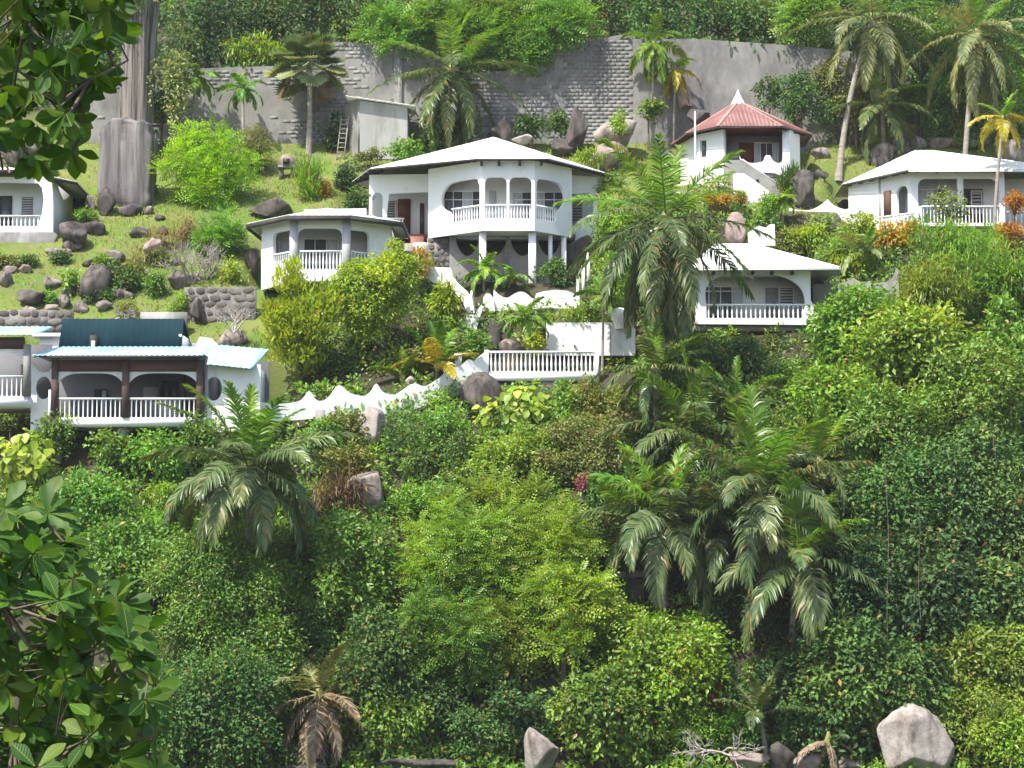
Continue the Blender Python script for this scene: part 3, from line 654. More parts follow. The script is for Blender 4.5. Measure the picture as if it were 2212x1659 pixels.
def pavilion():
    h = house('octagonal white pavilion with red ribbed roof and pointed white finial', 1609, 378, 108, 'garden_pavilion', 'pavilion')
    k = 108 / 4520. * 1.005
    def X(u): return (u - 1609) * k
    def Z(v): return (378 - v) * k
    zt = Z(277)
    p = [(-3.05, 3.9), (-2.3, 1.35), (X(1529) + .12, .62), (X(1563), 0), (X(1707), 0), (3.1, 1.5), (3.1, 4.2), (1.6, 5.9), (-1.6, 5.9)]
    # left faces
    def face(a, b, holes, z0=-.6, z1=None):
        a = np.array(a); b = np.array(b); L = np.linalg.norm(b - a)
        panel('wall', [(0, z0), (L, z0), (L, z1 or zt), (0, z1 or zt)], holes, (*a, 0), b - a, .15, M['white'], h); return L
    face(p[0], p[1], []); 
    face(p[1], p[3], [rrect(.22, .58, 1.15, 2.05)], -.7)
    box(h, 'window_pane', -2.2, -1.7, 1.2, 1.26, 1.1, 2.1, 'glass')
    face(p[4], p[5], []); face(p[5], p[6], []); face(p[6], p[7], []); face(p[8], p[0], [])
    box(h, 'pillar', X(1692), X(1707) - .01, .01, .25, -.35, zt - .01, 'white')
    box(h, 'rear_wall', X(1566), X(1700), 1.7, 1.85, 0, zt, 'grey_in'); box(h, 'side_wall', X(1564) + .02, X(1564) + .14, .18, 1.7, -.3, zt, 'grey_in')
    door(h, X(1604), X(1637), .02, 2.05, 1.7); window(h, X(1638), X(1692), .3, 2.05, 1.7, 4, curtains=(0, 3))
    # scalloped parapet
    sc_ = spline([(X(1598), Z(336)), (X(1601), Z(343)), (X(1612), Z(350)), (X(1630), Z(352)), (X(1648), Z(348)), (X(1653), Z(337))], 4) + [(X(1655), Z(335)), (X(1664), Z(335))] + spline([(X(1665), Z(337)), (X(1670), Z(346)), (X(1680), Z(352)), (X(1688), Z(350)), (X(1692), Z(342))], 4)
    panel('parapet', [(X(1706), Z(341)), (X(1706), Z(384)), (X(1670), Z(374)), (X(1635), Z(372)), (X(1600), Z(352))][0:5] + sc_, [], (0, -.06, 0), (1, 0), .13, M['white'], h)
    box(h, 'floor', X(1564), X(1706), .02, 1.7, -.15, 0, 'concrete')
    panel('base_wall', [(X(1563), Z(450)), (X(1705), Z(440)), (X(1705), Z(383)), (X(1563), Z(352))], [], (0, .03, 0), (1, 0), .2, M['concrete'], h)
    # stair running down to the right in front of the base
    panel('stair_wall', [(X(1563), Z(353)), (X(1600), Z(352)), (X(1696), Z(420)), (X(1690), Z(440)), (X(1563), Z(440))], [oval(X(1632), Z(402), .10, .2)], (0, -.9, 0), (1, 0), .14, M['concrete'], h)
    for i in range(9): box(h, 'step', X(1600) + i * .25, X(1600) + i * .25 + .27, -.75, -.08, Z(440), Z(356) - i * .17, 'concrete')
    bar(h, 'stair_coping', (X(1600), -.83, Z(352) + .03), (X(1696), -.83, Z(420) + .03), .16, .05, 'white_old')
    panel('stair_parapet', [(X(1577), Z(470)), (X(1577), Z(388)), (X(1582), Z(386)), (X(1600), Z(387)), (X(1625), Z(404)), (X(1652), Z(425)), (X(1650), Z(455)), (X(1625), Z(470))], [], (0, -1.6, 0), (1, 0), .14, M['white'], h)
    ez = Z(275)
    E = [(X(1548), -.55, ez), (X(1690), -.55, ez), (3.75, 1.6, ez), (3.75, 4.4, ez), (1.75, 6.5, ez), (-1.65, 6.5, ez), (-3.5, 4.4, ez), (-2.95, 1.3, ez)]
    hip_roof(h, E, (0, 2.9, ez + 2.1), 'red_roof', fascia='timber_dark', fh=.05, pitch=.2, amp=.03, caps='red_cap')
    slab(h, 'ceiling', [(x * .9, 2.9 + (y - 2.9) * .9) for x, y, z in E], ez + .1, ez + .16, 'timber')
    me = lathe_mesh('finial', [(.42, ez + 1.85), (.36, ez + 2.0), (.22, ez + 2.25), (.1, ez + 2.5), (.02, ez + 2.72)], 8); link('finial', me, M['white'], h, (0, 2.9, 0))
    rafters(h, E[1], E[2], 3, .7, (-.7, .7)); rafters(h, E[7], E[0], 3, .6, (.7, .7))
    local_foot(h, -3.3, 3.3, 0, 6.2, -.3)
    return h
def hill_villa():
    h = house('white villa at the garden\'s right edge with steep white roof and angled balcony', 2068, 484, 103)
    k = 103 / 4520. * 1.006
    def X(u): return (u - 2068) * k
    def Z(v): return (484 - v) * k
    zt = Z(371)
    x0, x1 = X(1968), X(2172)
    panel('verandah_wall', [(x0, -.1), (x1, -.1), (x1, zt), (x0, zt)], [rrect(X(1984), X(2160), .9, Z(384), (0, 0, .5, .4)), rrect(X(1992), X(2160), .06, .88)], (0, 0, 0), (1, 0), .16, M['white'], h)
    balustrade(h, (X(1992), .08), (X(2160), .08), .06, .93, 22, slim=True)
    box(h, 'floor', x0 + .02, x1 - .02, .17, 1.7, -.14, 0, 'concrete'); box(h, 'wall', x0 + .02, X(2300), 1.7, 6.5, -.3, zt, 'white')
    box(h, 'ceiling', x0 + .02, x1 - .02, .17, 1.7, zt - .05, zt, 'white')
    window(h, X(1975), X(2062), .02, Z(394), 1.7, 4, curtains=(0, 1, 2)); window(h, X(2084), X(2141), .02, Z(394), 1.7, 2, fr='timber'); louvre(h, X(2114), X(2139), .8, Z(398), 1.63, 6)
    box(h, 'pillar', X(2070), X(2083), .02, .2, .9, zt - .1, 'white')
    # angled side
    a = np.array((X(1872) - .35, 3.4)); b = np.array((x0, 0)); L = np.linalg.norm(b - a)
    panel('side_wall', [(0, -.6), (L, -.6), (L, zt), (0, zt)], [rrect(L - .95, L - .2, .55, 2.0, (0, 0, .35, .35))], (*a, 0), b - a, .16, M['white'], h)
    d = (b - a) / L; q0 = a + d * (L - 1.75); q1 = a + d * (L - 1.3); nr = np.array((d[1], -d[0])) * .05
    m = MB(); obox(m, (*(q0 + nr), 1.25), (*(q1 + nr), 1.25), .08, 1.25); m.build('window', M['beam'], h)
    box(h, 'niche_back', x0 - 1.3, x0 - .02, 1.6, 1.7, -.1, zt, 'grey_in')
    # low balcony on the left
    c = np.array((X(1905), 1.2)); e = np.array((X(1972), -.25))
    m = MB(); obox(m, (*c, -.25), (*e, -.25), .12, .5); m.build('parapet', M['white'], h); balustrade(h, c, e, 0, .55, 9, slim=True)
    # right end
    box(h, 'terrace_wall', x1 + .02, X(2320), -.35, -.2, -.75, -.15, 'white'); balustrade(h, (x1 + .05, -.28), (X(2320), -.28), -.15, .6, 12, slim=True)
    ez = zt + .03
    E = [(X(1958), -.7, ez), (X(2330), -.7, ez), (X(2330), 7.2, ez), (X(1850), 7.2, ez), (X(1842), 3.4, ez)]
    C, D = (X(2200), 2.6, ez + 1.6), (X(2000), 2.6, ez + 1.6)
    C = (X(2040), 2.6, ez + 1.62)
    hip = [(E[0], E[1], C, D), (E[4], E[0], D, D), (E[3], E[4], D, D), (E[2], E[3], D, C), (E[1], E[2], C, C)]
    for q in hip: roof_face(h, *q, 'roof_white', .3, .012)
    for i in (0, 4): bar(h, 'fascia_board', np.array(E[i]) - (0, 0, .09), np.array(E[(i + 1) % 5]) - (0, 0, .09), .04, .09, 'timber_dark' if i == 4 else 'trim')
    rafters(h, E[0], E[1], 9, .55, (0, 1)); rafters(h, E[4], E[0], 6, .5, (.75, .6))
    local_foot(h, X(1868), X(2330), .3, 6.8, -.2)
    return h
def edge_villa():
    h = house('white villa on grey plinth with louvred window beside the boulders', 60, 502, 102)
    k = 102 / 4520. * 1.006
    def X(u): return (u - 60) * k
    def Z(v): return (502 - v) * k
    zt = Z(380)
    panel('verandah_wall', [(X(-90), 0), (X(115), 0), (X(114), Z(440)), (X(112), Z(412)), (X(108), zt), (X(-90), zt)],
          [[(X(-80), Z(488)), (X(82), Z(488)), (X(90), Z(460)), (X(93), Z(430)), (X(89), Z(405)), (X(80), Z(394)), (X(-80), Z(390))]], (0, 0, 0), (1, 0), .18, M['white'], h)
    balustrade(h, (X(-80), .09), (X(86), .09), Z(488), Z(464), 18)
    box(h, 'wall', X(-90), X(100), 1.6, 6, 0, zt, 'white'); louvre(h, X(27), X(57), Z(458), Z(410), 1.6, 8); window(h, X(-20), X(8), Z(495), Z(410), 1.6, 1, fr='timber_dark')
    box(h, 'floor', X(-90), X(112), .19, 1.6, .05, .15, 'concrete')
    ez = zt + .04
    E = [(X(-120), -.7, ez + .2), (X(40), -.7, ez + .2), (X(150), 1.6, ez), (X(140), 7, ez), (X(-120), 7, ez)]
    hip_roof(h, E, (X(-20), 3.5, ez + 1.1), 'roof_mint', fh=.12)
    box(h, 'plinth', X(-120), X(118), -.12, 6, -1.9, -.004, 'concrete')
    local_foot(h, X(-120), X(118), .8, 6.3, 0)
    return h
def shed():
    h = thing('garden_shed', 'plain pale plaster shed with sloping sheet roof against the block wall', 'shed', Pt(826, 332, 111.6))
    k = 111.6 / 4520. * 1.006
    def X(u): return (u - 826) * k
    def Z(v): return (332 - v) * k
    panel('wall', [(X(772), -.3), (X(880), -.3), (X(880), Z(228)), (X(772), Z(214))], [], (0, 0, 0), (1, 0), .2, M['shed'], h)
    panel('side_wall', [(0, -.3), (2.4, -.3), (2.4, Z(206)), (0, Z(206))], [], (X(738), 2.2, 0), (X(772) - X(738), -2.2), .18, M['concrete'], h)
    roof_face(h, (X(745), -.4, Z(207)), (X(897), -.4, Z(229)), (X(897), 3.2, Z(220)), (X(745), 3.2, Z(196)), 'roof_white', .3, .02)
    box(h, 'rear_wall', X(772), X(880), .25, 2.8, -.3, Z(229), 'concrete')
    return h
main_villa(); small_villa(); long_villa(); right_villa(); pavilion(); hill_villa(); edge_villa(); shed()
LM = [(274, 900, 'the verandah villa'), (735, 870, 'the wavy parapet wall'), (1040, 860, 'the dark rounded boulder'), (535, 1010, 'the arching coconut palm'), (797, 1068, 'the brown-grey boulder'), (705, 1525, 'the dying palm'), (1080, 1300, 'the feathery trees'), (1166, 1632, 'the pointed grey boulder'), (1976, 1604, 'the huge pale boulder'), (1580, 1200, 'the concrete hut'), (1345, 1245, 'the concrete ledge'), (1640, 1000, 'the palm with the upright spear'), (1445, 1100, 'the left-leaning coconut palm'), (1950, 1200, 'the hanging lianas'), (1280, 930, 'the bougainvilleas'), (45, 985, 'the pale golden vine'), (1135, 895, 'the golden heart-leaved vine'), (1630, 690, 'the right villa'), (2080, 620, 'the bamboo-like clumps'), (1535, 1490, 'the red cordyline'), (790, 1430, 'the pale fallen fronds'), (820, 1170, 'the magenta blossoms'), (1725, 1210, 'the lowest coconut palm'), (1690, 1640, 'the reddish boulders'), (660, 1275, 'the dark stony ledge'), (932, 962, 'the dark vine mound'), (1840, 1110, 'the pale round-leaved bush'), (1900, 1360, 'the pale tufted bush'), (1850, 650, 'the swooping grey wall'), (1190, 790, 'the terrace balustrade'), (1500, 930, 'the rear coconut palm'), (1640, 1545, 'the low young palm'), (150, 1250, 'the big-leaved near tree'), (250, 1500, 'the near tree lower branches'), (826, 280, 'the garden shed'), (668, 150, 'the fan palm'), (1609, 230, 'the pavilion'), (1885, 60, 'the leaning coconut palm'), (290, 130, 'the thick fluted trunk'), (1412, 95, 'the hanging yellowish palm'), (1065, 290, 'the large villa roof'), (2110, 70, 'the straight-trunked coconut palm'), (975, 110, 'the palm at the wall'), (275, 400, 'the standing rock'), (452, 372, 'the lime green tree'), (60, 520, 'the grey plinth'), (415, 560, 'the leafless shrub'), (240, 690, 'the dark teal roof'), (203, 612, 'the streaked boulder'), (152, 440, 'the pinkish boulder'), (64, 650, 'the rubble wall'), (1905, 225, 'the bushy palm'), (2168, 255, 'the young yellow palm')]
def near(u, v):
    d = sorted((((u - a) ** 2 + (v - b) ** 2) ** .5, a, b, t) for a, b, t in LM)[0]
    rel = 'beside' if abs(v - d[2]) < 45 else ('downhill from' if v > d[2] else 'uphill from')
    return rel + ' ' + d[3]
build_ground()
# ------------------------------------------------------------------ garden walls
def wall_px(label, out, Y, Y2=None, th=.25, mat='white', name='garden_wall', cat='wall', group=None, holes=(), vref=650):
    Y2 = Y if Y2 is None else Y2; us = [p[0] for p in out]; ua, ub = min(us), max(us)
    X0, X1 = Xof(ua, Y, vref), Xof(ub, Y2, vref); L = math.hypot(X1 - X0, Y2 - Y); den = F * CT - (829.5 - vref) * ST
    zmin = min(Zof(p[1], Y) for p in out)
    def loc(p):
        c = (p[0] - 1106.0) / den; t = (c * Y - X0) / ((X1 - X0) - c * (Y2 - Y)); return (t * L, Zof(p[1], Y + (Y2 - Y) * t) - zmin)
    o = panel(name, [loc(p) for p in out], [[loc(p) for p in hh] for hh in holes], (0, 0, 0), (X1 - X0, Y2 - Y), th, M[mat], None)
    o.location = (X0, Y, zmin); return tag(o, label, cat, group)
top = [(560, 868), (600, 872), (635, 869), (655, 862), (669, 845), (680, 860), (692, 866), (712, 858), (733, 832), (755, 848), (785, 855), (803, 846), (813.6, 829), (824, 843), (838, 851), (858, 851), (878, 838), (896, 828), (916, 834), (940, 824), (960, 808), (976, 795), (998, 789), (1013, 776), (1023, 781), (1036, 771), (1050, 760)]
bot = [(1056, 826), (1003, 850), (943, 876), (880, 894), (835, 903), (735, 900), (635, 908), (560, 912)]
wall_px('long white wavy parapet wall with pointed crests along the lower terrace', spline(top, 3) + bot, 88.2, 91.6, .22, vref=850)
h = thing('terrace_balustrade', 'white balustrade of turned balusters beside the wavy parapet wall', 'balustrade', Pt(1054, 818, 91.7))
kk = 91.7 / 4520
box(h, 'base', 0, 236 * kk, -.1, .12, -.1, .3, 'white'); balustrade(h, (.05, 0), (236 * kk, 0), .3, 1.22, 25, slim=False, rail=.09, fat=1.1)
box(h, 'end_post', 234 * kk, 238 * kk + .06, -.12, .14, -.15, 1.26, 'white'); box(h, 'end_post', -.14, .04, -.12, .14, -.15, 1.26, 'white')
box(h, 'support', 110 * kk, 118 * kk + .7, .0, .3, -1.3, -.102, 'concrete'); box(h, 'support', 150 * kk, 230 * kk, .05, .3, -1.6, -.104, 'concrete')
h = thing('gate_post', 'square white post rising behind the wavy parapet wall', 'post', Pt(990, 800, 92)); box(h, 'shaft', -.15, .15, -.1, .15, -.3, .65, 'white'); box(h, 'cap', -.18, .18, -.13, .18, .65, .72, 'white')
wall_px('plain bright white retaining wall under the hedge', [(1180, 768), (1318, 768), (1318, 696), (1180, 697)], 94.6, th=.4)
wall_px('mould-stained pale retaining wall beside the plain white wall', [(1319, 768), (1372, 768), (1372, 702), (1355, 690), (1319, 697)], 94.65, th=.4, mat='white_old')
wall_px('white scalloped wall across the terrace under the large villa', [(1066, 672), (1066, 627)] + spline([(1068, 627), (1080, 638), (1096, 643), (1112, 634), (1124, 630), (1136, 633), (1148, 643), (1158, 646), (1170, 645), (1182, 637), (1191, 634), (1202, 640), (1216, 646), (1228, 643), (1239, 638), (1245, 629)], 3) + [(1247, 598), (1249, 597), (1253, 664), (1200, 674), (1150, 672)], 96.6)
wall_px('curved white planter wall with dark stains behind the scalloped wall', [(1150, 660), (1158, 634), (1175, 629), (1200, 626), (1225, 628), (1240, 634), (1240, 660)], 97.4, th=.3, mat='white_old')
wall_px('white stair parapet sweeping down from the large villa', [(917, 573), (940, 577), (971, 578), (976, 596), (988, 612), (1005, 627), (1014, 640), (1017, 627), (1019, 640), (1025, 674), (1021, 680), (1010, 676), (996, 646), (975, 628), (951, 612), (935, 611), (921, 597)], 97.2, 96.4, .2)
wall_px('white landing wall curving beside the rocky steps', [(988, 770), (990, 712), (998, 688), (1012, 680), (1026, 678), (1040, 658), (1043, 664), (1032, 700), (1026, 730), (1020, 770)], 95.6, th=.2)
wall_px('rounded white gate pillar beside the scalloped wall', [(1042, 672), (1044, 642), (1050, 634), (1058, 634), (1066, 644), (1069, 672)], 96.3, th=.3)
wall_px('white scalloped garden wall below the lawn and pavilion', [(1706, 484), (1708, 450)] + spline([(1711, 450), (1732, 454), (1754, 453), (1775, 443), (1789, 431)], 3) + spline([(1791, 431), (1802, 442), (1820, 450), (1834, 451), (1849, 434)], 3) + [(1851, 434), (1860, 444), (1870, 449), (1872, 484)], 105.2)
wall_px('short white curled wall above the right villa roof', [(1618, 530), (1618, 503), (1628, 494), (1642, 488), (1656, 492), (1664, 485), (1675, 484), (1676, 530)], 101)
wall_px('grey rendered wall with swooping top beside the right villa', [(1756, 700), (1756, 614), (1800, 612), (1828, 610), (1834, 602), (1845, 600), (1856, 608), (1890, 612), (1915, 609), (1930, 598), (1937, 580), (1941, 580), (1945, 700)], 97.6, 96.8, mat='concrete')
wall_px('grey block wall at the hedge beside bamboo-like foliage', [(2190, 680), (2190, 578), (2198, 568), (2300, 566), (2300, 680)], 97, mat='concrete')
wall_px('white strip wall above the terrace rail of the small villa', [(655, 470), (655, 452), (790, 450), (790, 470)], 101.6, mat='white')
h = thing('stone_wall', 'low rubble stone wall along the lawn above the teal roof', 'wall', Pt(80, 705, 94.8)); rubble(h, -3.4, 1.6, -.3, .75, 0, .5, .34)
h = thing('stone_wall', 'weathered grey concrete kerb wall between pink shrub and columnar shrub', 'wall', Pt(360, 700, 94.8)); box(h, 'kerb', -1.2, .9, 0, .35, -.4, .55, 'concrete')
for i, (u, v0, v1, Y) in enumerate(((1249, 600, 640, 96.9), (1260, 576, 622, 97.6), (1271, 548, 600, 98.4))):
    h = thing('stair_post', 'slim white post of the stair rail right of the scalloped wall', 'post', Pt(u, v1, Y), 'stair rail posts'); hh = (v1 - v0) * Y / F
    box(h, 'shaft', -.07, .07, -.07, .07, -.5, hh, 'trim'); box(h, 'cap', -.09, .09, -.09, .09, hh, hh + .05, 'trim')
for (u, v0, v1, w, Y) in ((690, 885, 1012, .19, 88.6),):
    h = thing('concrete_pier', 'tall bare concrete pier under the wavy parapet wall', 'pier', Pt(u, v1, Y)); box(h, 'shaft', -w, w, 0, .35, -.6, (v1 - v0) * Y / F, 'concrete')
# small concrete hut in the palms
h = thing('concrete_hut', 'half-hidden grey concrete hut with pale ledge among the coconut palms', 'hut', Pt(1580, 1222, 83.2)); q = 83.2 / F
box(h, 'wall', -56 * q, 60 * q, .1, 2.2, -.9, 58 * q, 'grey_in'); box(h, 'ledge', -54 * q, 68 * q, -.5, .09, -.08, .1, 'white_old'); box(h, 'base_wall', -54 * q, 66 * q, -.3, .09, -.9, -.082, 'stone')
for (a, b) in ((-52, -6), (2, 48)): box(h, 'doorway', a * q, b * q, .06, .098, .12, 52 * q, 'brown')
bar(h, 'roof_edge', (-60 * q, -.1, 60 * q), (66 * q, -.1, 62 * q), .8, .1, 'concrete')
h = thing('concrete_ledge', 'mossy concrete ledge jutting out below the drooping palm fronds', 'ledge', Pt(1345, 1250, 83.2)); bar(h, 'slab', (-50 * q, 0, .05), (52 * q, .1, .2), .9, .24, 'concrete'); box(h, 'base_wall', -45 * q, 45 * q, -.1, .3, -1, 0, 'stone')
# ------------------------------------------------------------------ the long block wall
h = thing('retaining_wall', 'long weathered grey block retaining wall below the forest', 'wall', (0, WALL_Y, Zof(318, WALL_Y)))
zb = Zof(318, WALL_Y) - .8 - h.location.z
pts = [(x, z - h.location.z) for x, z in zip(WX, WZ)]
panel('wall_core', [(WX[0], zb), (WX[-1], zb)] + list(reversed(pts)), [], (0, .003, 0), (1, 0), .35, M['mortar'], h)
bw, bh = .46, .215; rest = MB(); cnt = 0
bme = {}
for s in range(4):
    V = boxV(-bw / 2 + .012, bw / 2 - .012, 0, .07, -bh / 2 + .011, bh / 2 - .011); 
    V[:, 1] += [-.006, -.003, -.001, .001][s]; bme[s] = mk_mesh('block', V, BOXT); bme[s].materials.append(M['block'])
u_of = lambda x: 1106 + x / WALL_Y * F
row = 0; z = zb
while z < max(WZ) - h.location.z:
    x = WX[0] + .25 + (row % 2) * bw / 2
    while x < WX[-1] - .25:
        zt = min(np.interp(x - bw / 2, WX, WZ), np.interp(x + bw / 2, WX, WZ)) - h.location.z
        if z + bh < zt:
            uu = u_of(x); thr = .16 if 1000 < uu < 1366 else (-.05 if 712 < uu < 880 else (-.2 if uu < 712 else -9)); plast = snoise(x * 1.3, z * 2.2 + 3, .9) + random.uniform(-.3, .3) > thr and not (1225 < uu < 1362)
            vv = 318 - (z) * F / WALL_Y
            if 1225 < u_of(x) < 1362 and z > .3 and cnt < 300 and random.random() > .04:
                o = link('block', bme[random.choice([0, 1, 1, 2, 2, 3])], None, h, (x, 0, z + bh / 2)); cnt += 1
            elif not plast and random.random() > .05:
                V = boxV(x - bw / 2 + .012, x + bw / 2 - .012, random.uniform(-.003, .002), .07, z + .011, z + bh - .011); rest.add(V, BOXT, random.random())
        x += bw
    z += bh; row += 1
o = rest.build('block_courses', M['block'], h); o['kind'] = 'stuff'
for u in (860,): 
    x = Xof(u, WALL_Y, 200); box(h, 'buttress', x - .22, x + .22, -.16, .3, zb, np.interp(x - .3, WX, WZ) - h.location.z + .08, 'concrete')
# ------------------------------------------------------------------ boulders
RK = 0
def rock(u, v, ru, rv, mat, label, group=None, Y=None, sub=4, rough=.06, planes=13, dep=1.0, sink=.55, seed=None, cut=(.46, .86)):
    global RK; RK += 1
    Y = Y or hit(u, v + rv * .75); k = Y / F
    V, T = rockshape(sub, seed or 500 + RK, planes, rough, cut); sc = np.array([ru * k, min(ru, rv) * k * dep, rv * k]) * 1.12
    V = V * sc; ang = 0
    o = link('boulder', mk_mesh('boulder', V, T, smooth=False), M[mat], None, (Xof(u, Y, v), Y + sc[1] * .2, Zof(v, Y)))
    return tag(o, label.replace('@', near(u, v)), 'boulder', group)
LB = 'weathered granite boulder on the lawn @'
GB = 'boulders strewn over the sloping lawn'
def ring(u0, v0, n, seed, rad, sz):
    """a cluster of rocks tumbled round one place"""
    R = np.random.default_rng(seed)
    for i in range(n):
        a = R.uniform(0, 6.28); q = rad * R.uniform(.3, 1); e = R.uniform(.5, 1) * sz; yield (u0 + q * math.cos(a) * 1.4, v0 + q * math.sin(a) * .8, e * R.uniform(.9, 1.4), e * R.uniform(.6, 1.0))
LAWN = [(278, 454, 32, 18), (322, 456, 14, 11), (299, 503, 24, 15), (247, 552, 30, 20), (108, 611, 26, 18), (64, 642, 38, 27), (139, 652, 18, 22), (178, 665, 18, 15), (263, 637, 26, 15), (224, 663, 20, 14), (52, 580, 18, 15), (8, 606, 18, 20), (200, 492, 26, 20), (345, 470, 12, 10), (420, 600, 18, 14), (310, 590, 18, 14), (310, 425, 18, 10), (195, 438, 16, 24), (352, 500, 16, 12)]
for c in ((160, 545, 5, 1, 34, 24), (235, 590, 5, 2, 40, 24), (90, 660, 4, 3, 34, 20), (30, 590, 3, 5, 24, 18), (350, 560, 4, 6, 30, 20), (190, 640, 4, 7, 34, 18)): LAWN += list(ring(*c))
for (u, v, a, b) in LAWN:
    rock(u, v, a, b, random.choice(['rock', 'rock', 'rock_dark', 'rock_dark', 'rock_pink']), LB, GB, sub=3, rough=.08)
rock(152, 428, 30, 34, 'rock_pink', 'smooth pinkish boulder beside the white villa on grey plinth')
rock(155, 508, 32, 44, 'rock_dark', 'tall dark boulder leaning against the grey plinth')
rock(203, 612, 40, 46, 'rock_dark', 'large dark streaked boulder in the middle of the lawn rocks')
rock(333, 538, 28, 30, 'rock_pink', 'reddish boulder beside the grey leafless shrub')
rock(379, 606, 24, 26, 'rock', 'grey boulder under the leafless shrub')
rock(430, 676, 22, 36, 'rock_dark', 'jagged upright dark rock beside the columnar shrub', planes=14)
rock(590, 452, 52, 30, 'rock_dark', 'broad dark boulder above the small villa roof')
rock(504, 732, 50, 20, 'rock_pale', 'low beige boulder behind the turquoise roof')
rock(545, 560, 20, 40, 'rock_dark', 'dark rock wedged beside the small villa wall')
for (u, v, a, b) in ((90, 375, 34, 24), (20, 330, 40, 40), (60, 320, 30, 26), (130, 345, 26, 30)):
    rock(u, v, a, b, 'rock', 'brown-grey boulder piled behind the villa on grey plinth', 'boulders behind the plinth villa', sub=3)
V, T = rockshape(5, 77, 9, .06, (.72, .95)); k = 107 / F
V = np.sign(V) * np.abs(V) ** .36; tt = np.clip((V[:, 2] - .55) / .45, 0, 1); V[:, 2] += tt * (.05 * np.sin(4 * V[:, 0] + 2.2) + .03 * np.sin(11 * V[:, 0] + 1)); V[:, 0] += .05 * np.sin(V[:, 2] * 6) + .03 * np.sin(V[:, 2] * 15 + 1); V *= np.array([60 * k, .9, 108 * k]); V[:, 0] += .1 * V[:, 2] * (V[:, 0] < 0) * .3
V[:, 1] += .05 * np.sin(V[:, 0] * 7) * np.cos(V[:, 2] * .6)
o = link('standing_rock', mk_mesh('standing_rock', V, T, smooth=True), M['rock_streak'], None, Pt(275, 358, 106.5)); tag(o, 'tall flat-faced grey standing rock with vertical streaks on the lawn', 'rock')
rock(232, 440, 22, 36, 'rock_dark', 'brown rock at the foot of the standing rock')
rock(1250, 280, 32, 62, 'rock_dark', 'tall dark-streaked boulder in front of the block wall', Y=112.5)
rock(1335, 285, 50, 38, 'rock_pale', 'sunlit tan boulder between the block wall and the tall palm', Y=112)
rock(1318, 335, 42, 38, 'rock_pink', 'pinkish boulder behind the right eave of the large villa', Y=110.5)
rock(1082, 285, 34, 34, 'rock_dark', 'dark boulder behind the large villa roof peak', Y=113)
rock(1130, 300, 24, 14, 'rock_pale', 'small pale boulder showing over the large villa roof', Y=111.5)
rock(1210, 315, 30, 22, 'rock_dark', 'dark low boulder between large villa roof and wall', Y=112.5)
rock(1513, 250, 28, 22, 'rock_dark', 'dark boulder behind the left eave of the pavilion', Y=113.5)
rock(1478, 215, 22, 34, 'rock_pink', 'brown boulder at the foot of the hanging yellow palm', Y=114.2)
rock(1738, 415, 36, 48, 'rock_dark', 'large dark boulder right of the pavilion')
rock(1765, 375, 26, 14, 'rock_dark', 'flat dark boulder on top of the pavilion boulder')
rock(1778, 330, 24, 16, 'rock', 'lone boulder on the lawn right of the pavilion')
for (u, v, a, b) in ((1905, 335, 36, 30), (1960, 315, 44, 24), (2030, 305, 40, 22), (1850, 300, 24, 14), (2110, 300, 40, 30), (1825, 440, 16, 16), (2195, 330, 40, 40)):
    rock(u, v, a, b, 'rock', 'grey boulder among the palms behind the villa with steep white roof', 'boulders behind the right-hand villa', sub=3)
rock(1240, 580, 60, 84, 'rock_dark', 'big black boulder under the right side of the large villa', Y=102.5)
rock(1038, 866, 50, 56, 'rock_dark', 'rounded dark boulder under the terrace balustrade', Y=90.3, planes=5)
rock(800, 925, 38, 44, 'rock_pale', 'pale cracked boulder below the wavy parapet wall', Y=88.3)
rock(797, 1068, 52, 58, 'rock', 'brown-grey boulder in dry brush below the parapet wall', Y=85.5)
rock(1590, 497, 22, 38, 'rock_pink', 'upright pinkish boulder behind the right villa roof', Y=101.5, planes=5)
rock(1062, 738, 18, 44, 'rock_dark', 'narrow dark rock behind the terrace balustrade', Y=95)
rock(1105, 752, 26, 24, 'rock_pink', 'reddish rock behind the balustrade rails', Y=93.5)
rock(885, 822, 12, 10, 'rock_pale', 'small round pale rock behind the wavy wall', Y=91)
rock(1976, 1606, 78, 80, 'rock_pale', 'huge pale granite boulder in the bottom thicket', Y=77.5, sub=5, rough=.03, planes=26, seed=31, cut=(.72, .95))
rock(1166, 1632, 42, 62, 'rock_pale', 'pointed grey boulder at the foot of the slope', Y=77.5, planes=9, seed=906)
for (u, v, a, b, m) in ((1615, 1645, 50, 26, 'rock_pink'), (1690, 1640, 36, 38, 'rock_dark'), (1745, 1650, 40, 26, 'rock_pink'), (1830, 1652, 30, 18, 'rock'), (900, 1650, 90, 18, 'rock_dark'), (650, 1660, 70, 20, 'rock_dark')):
    rock(u, v, a, b, m, 'reddish-brown boulder half covered by dead fronds at the slope foot', 'boulders at the slope foot', Y=78, sub=3)
rock(660, 1275, 40, 14, 'rock_dark', 'dark stony ledge in the green thicket', Y=83.5)
